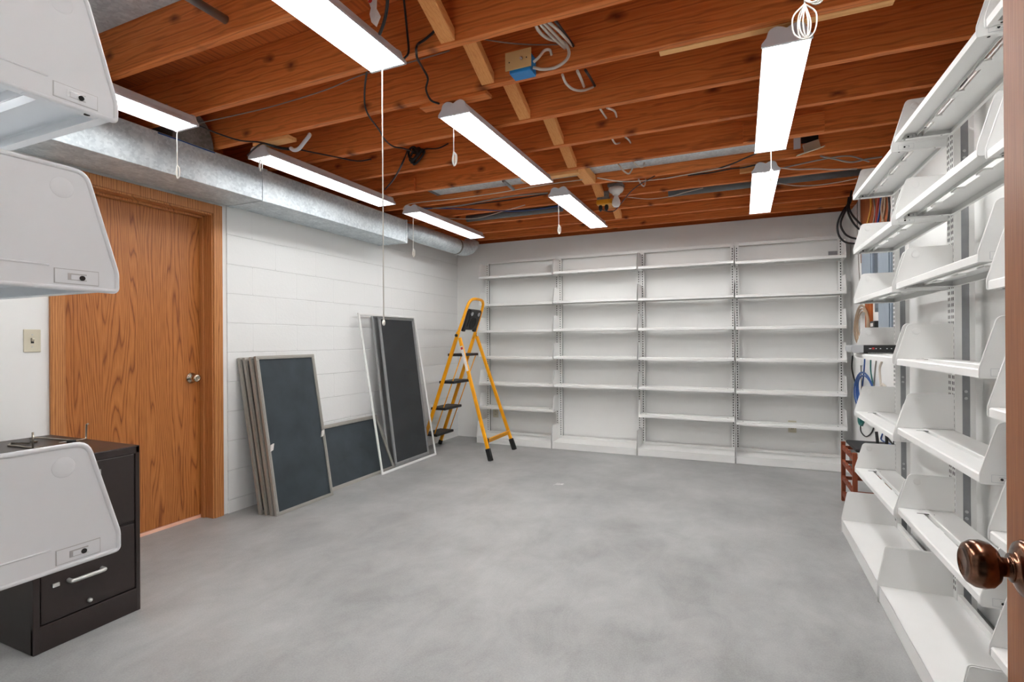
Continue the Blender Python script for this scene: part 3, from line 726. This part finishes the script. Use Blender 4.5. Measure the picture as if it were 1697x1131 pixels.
cable('white cable looping from the joist into the blue box', 'cable_white', .0065, [(884, 32, 1.83), (892, 50, 1.93), (905, 62, 2.02), (918, 67, 2.08), (935, 70, 2.12), (943, 86, 2.12), (938, 100, 2.11), (920, 112, 2.1), (900, 115, 2.1), (884, 112, 2.1)])
for q, (a, c) in enumerate((((889, 32), (936, 80)), ((894, 30), (940, 79)), ((901, 30), (949, 76)))):
    cable(['white cable running into the joist hole above the blue box, leftmost', 'white cable running into the joist hole above the blue box, middle one', 'white cable into the joist hole above the blue box, rightmost'][q], 'cable_white', .006,
          [(a[0], a[1], 1.83), ((a[0] + c[0]) / 2 - 3 + q * 3, (a[1] + c[1]) / 2, 1.99), (c[0], c[1], 2.155)], group='white cables above the blue box')
cable('black cable beside the white cables above the blue box', 'cable_black', .006, [(914, 26, 1.83), (932, 50, 2.0), (950, 76, 2.155)])
cable('short white cable stub out of the blue box', 'cable_white', .006, [(884, 103, 2.1), (893, 95, 2.1), (902, 84, 2.11), (911, 83, 2.13), (914, 91, 2.155)])
cable('white cable sagging in the first bay beyond the blue box', 'cable_white', .006, [(932, 124, 2.19), (938, 138, 2.28), (950, 148, 2.38), (966, 150, 2.48), (984, 144, 2.586)])
cable('pair of short white cables crossing the first bay beyond the blue box', 'cable_white', .007, [(957, 118, 2.19), (963, 131, 2.38), (968, 144, 2.586)])
cable('black cable crossing the first bay beyond the blue box', 'cable_black', .006, [(970, 116, 2.19), (979, 130, 2.4), (986, 143, 2.586)])
lab4 = ['left white cable loop in the second bay beyond the blue box', 'right white cable loop in the second bay beyond the blue box', 'left white cable loop in the third bay beyond the blue box', 'right white cable loop in the third bay beyond the blue box',
        'white and black cable loop below the galvanised joist duct, left', 'white cable loop below the galvanised joist duct, right', 'white cable loop beside the bare bulb']
for l_, pp in zip(lab4, ([(995, 181, 2.612), (1001, 190, 2.8), (1005, 196, 3.004)], [(1006, 179, 2.612), (1018, 184, 2.8), (1022, 194, 3.004)],
                         [(1014, 230, 3.032), (1020, 238, 3.2), (1027, 237, 3.44)], [(1036, 227, 3.032), (1042, 232, 3.25), (1045, 237, 3.44)],
                         [(1024, 271, 3.48), (1032, 282, 3.5), (1042, 288, 3.6), (1048, 280, 3.74)], [(1049, 268, 3.48), (1058, 276, 3.55), (1066, 276, 3.65), (1068, 269, 3.74)],
                         [(1058, 297, 3.87), (1063, 306, 4.0), (1068, 308, 4.05), (1070, 297, 4.1)])):
    cable(l_, 'cable_white', .0055, pp, group='white cable loops between the joists')
Z = 2.338
lw = [('long white wire under the joists from the far left light to the middle', 'cable_white', .0035, [(668, 348), (674, 340), (700, 335), (760, 329), (830, 319), (905, 306), (965, 298)]),
      ('long white wire under the joists right of the thick strut', 'cable_white', .004, [(990, 295), (1020, 300), (1045, 301), (1095, 297), (1130, 291), (1175, 283), (1210, 276)]),
      ('blue and grey wire drooping left of the far middle light', 'cable_blue', .0045, [(690, 345), (750, 346), (800, 348), (850, 350), (890, 347), (924, 342)]),
      ('white wire drooping below the joists behind the far left light', 'cable_white', .0035, [(708, 349), (735, 360), (762, 363), (795, 361), (838, 349), (870, 340)]),
      ('black cable crossing under the joists toward the far middle light', 'cable_black', .005, [(690, 346), (740, 344), (790, 338), (840, 332), (880, 326), (908, 321)]),
      ('grey cable crossing under the joists left of the far middle light', 'cable_grey', .006, [(700, 347), (760, 341), (820, 330), (860, 324), (908, 320)]),
      ('grey cable bowed under the joists beyond the right light', 'cable_grey', .005, [(1290, 280), (1340, 269), (1380, 261), (1410, 259), (1440, 268)]),
      ('grey cable sagging under the joists near the right shelves', 'cable_grey', .006, [(1360, 259), (1385, 264), (1410, 269), (1435, 264), (1462, 260)]),
      ('white cable sagging under the joists right of the far right light', 'cable_white', .005, [(1290, 278), (1320, 281), (1350, 280), (1380, 281), (1420, 280)]),
      ('white cable near the back wall right of the far right light', 'cable_white', .004, [(1290, 304), (1320, 308), (1355, 307), (1390, 302), (1420, 296)]),
      ('thin white wire across the last bays left of the far right light', 'cable_white', .003, [(1040, 327), (1075, 330), (1110, 326), (1135, 319), (1165, 312)]),
      ('black power cord of the far right light under the joists', 'cable_black', .005, [(1262, 272), (1250, 274), (1232, 278), (1210, 280), (1180, 286), (1140, 291)]),
      ('black cord from the large right light along the joist bottoms', 'cable_black', .005, [(1253, 255), (1235, 262), (1215, 271), (1180, 282), (1130, 291), (1070, 300)]),
      ('black cord crossing under the joists beside the bare bulb', 'cable_black', .004, [(1085, 292), (1060, 306), (1045, 318), (1035, 330), (1020, 348), (1010, 351), (998, 348)])]
for k, (l_, m_, r_, pp) in enumerate(lw): cable(l_, m_, r_, [(x, y, 'Z', Z - .004 * (k % 3)) for x, y in pp])
# paper tag at the top edge
t_ = tag(MB().prism([(-.022, .03), (.022, .035), (.018, -.018), (.036, -.05), (.018, -.082), (-.004, -.06), (-.012, -.03), (-.006, -.01)], -.0006, .0006, 'Y').build('paper_tag', [M['paper']], None, 0, tuple(at(617, 8, 'Y', 1.47))), 'crumpled white paper tag hanging beside the nearest middle light', 'tag')
MB().lathe([(.008, 0), (.008, .0008)], (-.008, -.0004, .016), (0, -1, 0), 14).build('red_dot', M['red'], t_)

# ------------------------------------------------------------------ filing cabinet at the left
CX, CY0, CY1, CZ = -2.428, 1.059, 1.44, .723
t_ = thing('filing_cabinet', 'dark brown two-drawer metal filing cabinet in front of the oak door', 'cabinet', (CX, CY0, 0))
D = .70; w = CY1 - CY0
b = MB().box(-D, 0, 0, -.012, w, CZ - .034).box(-D, 0, CZ - .034, 0, w, CZ).box(-.02, 0, 0, 0, .022, CZ).box(-.02, w - .018, 0, 0, w, CZ).box(-.02, .0, 0, -.001, w, .1).build('body', M['cabinet'], t_, .003)
for z0, z1 in ((.104, .386), (.398, .689)):
    dr = MB().box(-.02, .025, z0, -.002, w - .021, z1).build('drawer', M['cabinet'], t_, .004)
    zc = z0 + .137; yc = .172
    h = MB().tube(spline([(-.002, yc - .058, zc), (.016, yc - .058, zc), (.026, yc - .05, zc), (.026, yc, zc), (.026, yc + .05, zc), (.016, yc + .058, zc), (-.002, yc + .058, zc)], 4), .0078, 10).build('handle', M['chrome'], dr)
    fr = MB(); zl = z0 + .232
    yc += .016; fr.box(-.002, yc - .04, zl - .022, .002, yc + .04, zl - .017).box(-.002, yc - .04, zl + .017, .002, yc + .04, zl + .022).box(-.002, yc - .04, zl - .022, .002, yc - .034, zl + .022).box(-.002, yc + .034, zl - .022, .002, yc + .04, zl + .022)
    fr.build('label_holder', M['chrome'], dr); yc -= .016
    MB().box(-.002, yc - .112, zc - .008, .006, yc - .09, zc + .006).build('thumb_latch', M['chrome'], dr, .001)
    if z0 < .2: MB().lathe([(.0085, 0), (.0085, .008), (.006, .012), (.003, .0125)], (-.002, .185, z0 + .026), (1, 0, 0), 18).build('lock', M['chrome'], dr)
# wire hooks and a pen on top
def rod(label, pts, r=.0035, mat='wire_steel', name='bent_wire_hook'):
    P = [at(0 + u / 7.067, 690 + v / 7.067, 'Z', CZ + z) for u, v, z in pts]
    o = MB().tube(spline(P, 4), r, 8).build(name, M[mat]); return tag(o, label, 'hook')
base = CZ + .0045
def top(u, v): return at(u / 7.067, 690 + v / 7.067, 'Z', base)
p = top(385, 385); q = at(385 / 7.067, 690 + 190 / 7.067, 'X', p.x)
o = MB().tube([top(505, 355), top(390, 378), top(240, 355), top(95, 343), top(130, 318), top(330, 322), top(430, 300), top(360, 292)], .004, 8).tube([p, q], .004, 8).build('bent_wire_hook', M['wire_steel']); tag(o, 'bent steel wire hook on the filing cabinet, left one', 'hook')
p = top(1008, 263); q = at(1013 / 7.067, 690 + 97 / 7.067, 'X', p.x)
o = MB().tube([top(350, 285) + Vector((0, 0, .008)), top(460, 267) + Vector((0, 0, .004)), top(700, 272), top(915, 284), p, q, q + Vector((.012, 0, .003))], .004, 8).build('bent_wire_hook', M['wire_steel']); tag(o, 'bent steel wire hook on the filing cabinet, long right one', 'hook')
a_, b_, c_ = top(690, 319), top(780, 310), top(890, 298)
t_ = thing('screwdriver', 'small dark handled tool lying on the filing cabinet', 'tool', tuple(b_ + Vector((0, 0, .003))))
MB().tube([Vector((0, 0, 0)), c_ - b_], .0065, 10).build('grip', M['black'], t_); MB().tube([a_ - b_, Vector((0, 0, 0))], .0025, 8).build('shaft', M['chrome'], t_)

# ------------------------------------------------------------------ storm panels and screens leaning on the left wall
def leaning(name, label, y0, y1, xb, xt, zt, fw_, thick, fm, pm, cat, group=None, lip=True):
    """framed panel whose foot line is X=xb on the floor and whose top edge is X=xt, Z=zt"""
    t = thing(name, label, cat, (xb, (y0 + y1) / 2, 0), 0, group)
    W2 = (y1 - y0) / 2; L = math.hypot(xt - xb, zt); ang = math.atan2(xb - xt, zt)
    up_ = Vector((-math.sin(ang), 0, math.cos(ang))); nr = Vector((math.cos(ang), 0, math.sin(ang)))
    def P(s, y, d): return up_ * s + Vector((0, y, 0)) - nr * d
    b = MB()
    lift = Vector((0, 0, thick * math.sin(ang)))
    for s0, s1, ya, yb in ((0, fw_, -W2, W2), (L - fw_, L, -W2, W2), (fw_, L - fw_, -W2, -W2 + fw_), (fw_, L - fw_, W2 - fw_, W2)):
        b.obox(P((s0 + s1) / 2, (ya + yb) / 2, thick / 2) + lift * 0, up_ * (s1 - s0) / 2, Vector((0, (yb - ya) / 2, 0)), nr * thick / 2)
        if lip:
            e = .004
            b.obox(P((s0 + s1) / 2, (ya + yb) / 2, -.001), up_ * max(.002, (s1 - s0) / 2 - .008), Vector((0, max(.002, (yb - ya) / 2 - .008), 0)), nr * .0025)
    fo = b.build('frame', M[fm], t, .0015)
    pane = MB().obox(P(L / 2, 0, thick * .45), up_ * (L / 2 - fw_ + .004), Vector((0, W2 - fw_ + .004, 0)), nr * .0008).build('pane', M[pm], t)
    return t, P, L, W2
grp = 'storm panels leaning on the left wall'
st = [(-2.862, -3.052, 1.08, 2.566, 3.10, 'front dark storm panel of the stack beside the oak door'), (-2.897, -3.095, 1.074, 2.56, 3.09, 'second dark storm panel of the stack, just behind the front one'),
      (-2.945, -3.15, 1.07, 2.558, 3.088, 'third dark storm panel of the stack leaning on the block wall'), (-2.992, -3.194, 1.068, 2.55, 3.08, 'rearmost dark storm panel of the stack, against the block wall')]
for k, (xb, xt, zt, y0, y1, lab) in enumerate(st):
    t, P, L, W2 = leaning('storm_panel', lab, y0, y1, xb, xt, zt, .024, .022, 'bronze_alu', 'mesh_dark', 'window panel', grp)
    if k == 0:
        for s, y in ((.46, -W2 + .03), (.48, W2 - .03)):
            c = P(s, y, -.004); MB().obox(c, (.0, .012, .004), (.004, 0, .0), (.001, .003, .022)).build('torn_tape', M['paper'], t)
leaning('storm_panel', 'dark storm panel lying on its long side behind the white screen', 3.112, 3.985, -2.94, -3.15, .487, .03, .024, 'bronze_alu', 'mesh_dark', 'window panel', grp)
leaning('window_screen', 'dark charcoal screen in an aluminium frame behind the white one', 4.05, 4.63, -2.985, -3.175, 1.42, .028, .014, 'alu', 'mesh_char', 'window screen', 'window screens leaning on the left wall')
leaning('window_screen', 'slim aluminium framed screen standing rearmost behind the white one', 3.995, 4.6, -3.022, -3.208, 1.425, .022, .014, 'alu', 'mesh_clear', 'window screen', 'window screens leaning on the left wall')
leaning('window_screen', 'large white framed clear insect screen in front of the dark panels', 3.733, 4.625, -2.895, -3.15, 1.437, .02, .012, 'white_alu', 'mesh_clear', 'window screen', 'window screens leaning on the left wall')

# ------------------------------------------------------------------ yellow step ladder
t_ = thing('step_ladder', 'yellow folding step ladder with black treads by the back corner', 'ladder', (-2.7, 4.9, 0))
O = Vector((-2.7, 4.9, 0))
def R(p): return Vector(p) - O
def along(z, y): # step-rail line
    return Vector((-3.16 + (z / 1.23) * .455, y, z))
YN_, YF = 4.735, 5.115
for nm, y in (('step_rail', YN_), ('step_rail', YF)):
    MB().bar(R(along(.035, y)), R(along(1.27, y)), .022, .036, (0, 1, 0)).build(nm, M['yellow'], t_, .004)
    MB().bar(R(along(.0, y)), R(along(.05, y)), .027, .042, (0, 1, 0)).build('foot_boot', M['black_rubber'], t_, .004)
# handle frame above the hinge
hp = [along(1.2, YN_), along(1.40, YN_ + .012), along(1.545, YN_ + .02), along(1.595, YN_ + .05), along(1.615, YN_ + .1), along(1.62, 4.925), along(1.615, YF - .1), along(1.595, YF - .05), along(1.545, YF - .02), along(1.40, YF - .012), along(1.2, YF)]
MB().tube([R(p) for p in spline(hp, 5)], .0155, 10).build('handle', M['yellow'], t_)
ht = R((along(1.4, 4.925)))
dv = (along(1.5, 0) - along(1.3, 0)).normalized(); nv = Vector((dv.z, 0, -dv.x))
tr = MB().obox(ht + nv * .012, (0, .145, 0), dv * .105, nv * .012)
tr.obox(ht + nv * .026, (0, .10, 0), dv * .07, nv * .006).obox(ht + dv * .1 + nv * .01, (0, .12, 0), dv * .02, nv * .02)
for s in (-1, 1): tr.obox(ht + Vector((0, s * .12, 0)) - dv * .105 + nv * .012, (0, .025, 0), dv * .02, nv * .014)
tray = tr.build('tool_tray', M['black'], t_, .006)
b = MB()
for s in (-1, 1): b.lathe([(.022, 0), (.022, .006), (.010, .006), (.01, .002)], ht + Vector((0, s * .075, 0)) + dv * .075 + nv * .028, nv, 18)
b.build('tray_ring', M['silver'], tray)
MB().lathe([(.07, 0), (.066, .006), (.05, .006), (.048, .001)], ht - dv * .02 + nv * .031, nv, 28).build('tray_boss', M['black_rubber'], tray)
for k, z in enumerate((.185, .47, .755, 1.045)):
    c = along(z, 4.925); x = c.x
    MB().box(x - .055 + .7 * .0 - O.x, YN_ + .012 - O.y - .0, z - .028, x + .125 - O.x, YF - .012 - O.y, z).build('tread', M['black'], t_, .006)
SL = [((-2.245, 4.575, 0), (-2.66, 4.71, 1.21)), ((-2.243, 5.152, 0), (-2.69, 5.145, 1.23))]
for a, c in SL:
    a, c = Vector(a), Vector(c); d = (c - a)
    MB().bar(R(a + d * .05), R(c), .022, .034, (0, 1, 0)).build('support_leg', M['yellow'], t_, .004)
    MB().bar(R(a + d * .0), R(a + d * .095), .034, .048, (0, 1, 0)).build('foot_boot', M['black_rubber'], t_, .006)
a = Vector(SL[0][0]) + (Vector(SL[0][1]) - Vector(SL[0][0])) * .15; c = Vector(SL[1][0]) + (Vector(SL[1][1]) - Vector(SL[1][0])) * .15
MB().bar(R(a), R(c), .012, .05, (1, 0, -.4)).build('crossbar', M['yellow'], t_, .002)
MB().obox(R(a) + Vector((.012, .02, 0)), (.008, 0, 0), (0, .006, 0), (0, 0, .03)).build('crossbar_clip', M['black'], t_, .002)
for y in (YN_ + .03, YF - .03):
    MB().tube([R(Vector((along(1.03, y).x + .11, y, 1.03))), R(Vector((along(.17, y).x + .085, y, .17)))], .006, 8).build('stay_rod', M['yellow'], t_)
for y in (YN_ - .015, YF + .015):
    MB().lathe([(.016, 0), (.016, .012), (.01, .016)], R(along(1.235, y)), (0, -1 if y < 4.9 else 1, 0), 16).build('hinge_cap', M['black'], t_)
a, c = Vector(SL[0][0]), Vector(SL[0][1]); d = c - a
MB().bar(R(a + d * .72) + Vector((.0, -.0125, 0)), R(a + d * .93) + Vector((0, -.0125, 0)), .001, .03, (0, 1, 0)).build('warning_sticker', M['paper'], t_)
MB().bar(R(a + d * .90) + Vector((.0, -.0135, 0)), R(a + d * .92) + Vector((0, -.0135, 0)), .001, .024, (0, 1, 0)).build('sticker_mark', M['red'], t_)

# ------------------------------------------------------------------ right corner: rack, router, panel boxes, wires
t_ = thing('wooden_rack', 'small reddish wooden bottle rack in the back right corner', 'rack', (.66, 3.98, 0))
for x in (0, .24):
    for y in (0, .42): MB().box(x, y, 0, x + .026, y + .03, .428).build('post', M['rack_wood'], t_, .002)
for z in (.06, .175, .29, .395):
    for x in (.004, .244):
        pr = []
        for k in range(25):
            y = .03 + .39 * k / 24; pr.append((y, z + .012 - .011 * abs(math.sin(PI * 4 * k / 24)) ))
        pr += [(.42, z - .022), (.03, z - .022)]
        MB().prism(pr, x, x + .018, 'X').build('scalloped_rail', M['rack_wood'], t_)
    for y in (.008, .425): MB().box(.026, y, z - .02, .24, y + .014, z + .004).build('cross_slat', M['rack_wood'], t_, .002)
t_ = thing('router', 'flat black router with three upright antennas on the wooden rack', 'router', (.80, 4.19, .43))
MB().box(-.12, -.19, 0, .12, .17, .022).build('case', M['black'], t_, .008)
for k, (x, y) in enumerate(((.02, -.1), (.062, -.12), (.10, -.14))):
    MB().tube([(x, y, .02), (x + (-.01, 0, .0)[k], y, .13)], .009, 10).build('antenna', M['black_rubber'], t_)
# backboard and boxes on the right wall
board('plywood_backboard', XR - .014, 4.25, 1.80, XR - .001, 5.13, 2.34, 'backboard', 'orange plywood backboard on the right wall behind the shelves', 'board')
board('wall_batten', XR - .03, 4.77, 1.12, XR - .001, 4.90, 1.595, 'backboard', 'orange wood batten on the right wall behind the tan cable coil', 'board')
t_ = thing('plug_transformer', 'small black plug transformer with a white label beside the tan cable coil', 'adapter', tuple(at(1452, 538, 'X', .90)))
MB().box(-.025, -.07, -.03, .028, .07, .025).build('case', M['black'], t_, .006)
MB().box(-.0255, -.03, -.015, -.0245, .05, .01).build('label', M['paper'], t_)
board('corner_trim', XR - .02, 5.14, .95, XR - .001, 5.2, 2.35, 'wall', 'white vertical trim strip beside the plywood backboard', 'trim')
def pbox(label, y0, y1, z0, z1, dp, m, dm):
    t = thing('breaker_box', label, 'electrical box', (XR - .015, (y0 + y1) / 2, (z0 + z1) / 2))
    MB().box(-dp, y0 - (y0 + y1) / 2, -(z1 - z0) / 2, 0, y1 - (y0 + y1) / 2, (z1 - z0) / 2).build('case', M[m], t, .003)
    MB().box(-dp - .006, y0 - (y0 + y1) / 2 + .03, -(z1 - z0) / 2 + .02, -dp, y1 - (y0 + y1) / 2 - .03, (z1 - z0) / 2 - .02).build('cover', M[dm], t, .002)
    return t
pbox('pale blue-grey electrical panel behind the far right shelves, left one', 4.43, 4.79, 1.60, 1.90, .055, 'panel_blue', 'panel_blue')
pbox('dark slate electrical box between the two pale panels', 4.20, 4.42, 1.36, 1.88, .045, 'panel_dark', 'panel_dark')
pbox('large pale grey electrical panel behind the far right shelves, nearest one', 3.86, 4.19, 1.12, 1.84, .07, 'panel_blue', 'panel_blue')
wl = [('yellow cable down the plywood backboard', 'cable_yellow', .006, [(1442, 322), (1443, 345), (1437, 372)]), ('grey cable on the plywood backboard', 'cable_grey', .005, [(1448, 330), (1450, 350), (1447, 372)]),
      ('red cable on the plywood backboard', 'cable_red', .006, [(1457, 326), (1453, 348), (1452, 370)]), ('blue cable on the plywood backboard', 'cable_blue', .006, [(1460, 326), (1458, 350), (1454, 372)]),
      ('tan cable looped on the plywood backboard', 'cable_tan', .008, [(1464, 326), (1461, 345), (1463, 362), (1466, 376)]), ('pale tan cable next to the black ones on the backboard', 'cable_tan', .007, [(1467, 326), (1466, 348), (1461, 372)]),
      ('black cable pair on the backboard', 'cable_black', .007, [(1472, 324), (1474, 345), (1471, 372)]), ('white cable crossing the pale electrical panels', 'cable_white', .006, [(1460, 400), (1460, 425), (1456, 455)]),
      ('black cable crossing the pale electrical panels', 'cable_black', .005, [(1457, 400), (1459, 418), (1459, 455)]),
      ('grey cable down the white corner trim', 'cable_grey', .005, [(1421, 335), (1421, 380), (1423, 430), (1425, 470)])]
for l_, m_, r_, pp in wl:
    X_ = .908 if 'trim' in l_ else (.852 if 'panels' in l_ else .909)
    cable(l_, m_, r_, [(x, y, 'X', X_) for x, y in pp])
for k, (l_, pp) in enumerate((('outer thick black cable arcing from the ceiling into the corner', [(1409, 333), (1396, 352), (1388, 372), (1390, 390), (1400, 401), (1416, 404)]),
                              ('second thick black cable arcing from the ceiling into the corner', [(1409, 335), (1398, 356), (1393, 372), (1399, 386), (1408, 393), (1420, 396)]),
                              ('third thick black cable curving to the right in the corner', [(1406, 333), (1405, 350), (1413, 368), (1424, 380)]),
                              ('innermost thick black cable curving to the right in the corner', [(1409, 330), (1407, 345), (1415, 360), (1430, 375)]))):
    P_ = [at(x, y, 'Y', 5.2 - .05 * k) for x, y in pp]; e = P_[-1]
    P_ = [Vector((P_[0].x + .01, P_[0].y, ZJ + .04))] + P_ + [Vector((e.x + (XR - e.x) * .6, e.y - .02, e.z + .0)), Vector((XR + .002, e.y - .04, e.z + .01))]
    cable(l_, 'cable_black', .008, P_, group='thick black cables in the corner')
def coil(name, label, mat, c, rx, rz, n, r, ax='X'):
    t = thing(name, label, 'cable', tuple(c))
    for q in range(n):
        a, e = rx * (1 - .09 * q), rz * (1 - .07 * q); of = random.uniform(-.01, .01)
        MB().tube([((q - n / 2) * r * .5 + .004 * math.sin(4 * PI * k / 28 + q), a * math.cos(2 * PI * k / 28) + of, e * math.sin(2 * PI * k / 28) - of) for k in range(28)], r, 7, closed=True).build('cable_loop', M[mat], t)
    return t
coil('cable_coil', 'tan cable coil hanging on the right wall above the black device', 'cable_tan', (.895, 4.98, 1.275), .27, .165, 5, .0055)
coil('cable_coil', 'blue cable coil hanging below the device shelf', 'cable_blue', (.885, 4.86, .745), .36, .16, 4, .0055)
coil('cable_coil', 'small pale cable coil right of the blue one', 'cable_white', (.86, 4.12, .80), .1, .07, 5, .006)
coil('cable_coil', 'small green cable coil below the third shelf', 'cable_green', (.86, 4.82, .55), .07, .06, 4, .008)
vw = [('dark cable pair dropping from the device shelf, leftmost', 'cable_black', .006, [(1413, 590), (1412, 612), (1419, 640), (1428, 668)]), ('grey cable dropping from the device shelf', 'cable_grey', .005, [(1426, 592), (1427, 615), (1428, 650)]),
      ('blue cable dropping from the device shelf to the coil', 'cable_blue', .005, [(1433, 594), (1432, 612), (1429, 640)]), ('green cable dropping from the device shelf', 'cable_green', .005, [(1443, 596), (1443, 615), (1447, 640)]),
      ('dark grey cable dropping from the device shelf', 'cable_grey', .005, [(1452, 598), (1450, 615), (1448, 642)]), ('pale thick cable dropping to the pale coil', 'cable_white', .008, [(1462, 598), (1458, 612), (1460, 640)]),
      ('black cable loop under the green coil', 'cable_black', .005, [(1426, 705), (1427, 716), (1435, 724), (1444, 718), (1449, 706)]),
      ('blue cable tangle behind the router antennas', 'cable_blue', .005, [(1463, 718), (1460, 728), (1466, 733), (1474, 736), (1480, 740)]), ('black cable slanting down behind the router antennas', 'cable_black', .006, [(1468, 722), (1474, 730), (1482, 740)])]
for l_, m_, r_, pp in vw: cable(l_, m_, r_, [(x, y, 'X', .925) for x, y in pp])
t_ = thing('media_recorder', 'black recorder box with a silver rounded end on the far right shelf', 'device', (.70, 3.53, 1.06 + .0295))
MB().box(-.075, -.09, .004, .11, .09, .045).build('case', M['black'], t_, .003)
MB().prism(rr_poly([(-.135, .004), (-.075, .004), (-.075, .046), (-.135, .046)], [.016, 0, 0, .016]), -.09, .09, 'Y').build('silver_front', M['silver'], t_, .002)
b = MB()
for x in (-.05, -.045, -.02, .0, .03, .05): b.box(x, -.0908, .024, x + .006, -.0899, .028)
b.build('indicator_marks', M['fixture_grey'], t_)
MB().box(-.035, -.0908, .022, -.025, -.0899, .032).build('red_indicator', M['red'], t_)
for x in (-.06, .09): MB().box(x - .01, -.06, 0, x + .01, .06, .004).build('foot', M['black_rubber'], t_)

# ------------------------------------------------------------------ world and view
w_ = bpy.data.worlds.new('world'); sc.world = w_; w_.use_nodes = True
w_.node_tree.nodes['Background'].inputs[0].default_value = (.6, .65, .7, 1); w_.node_tree.nodes['Background'].inputs[1].default_value = .05
vs = sc.view_settings
vs.view_transform = 'Standard'; vs.look = 'None'; vs.gamma = 1; vs.use_curve_mapping = False; vs.exposure = 1.5
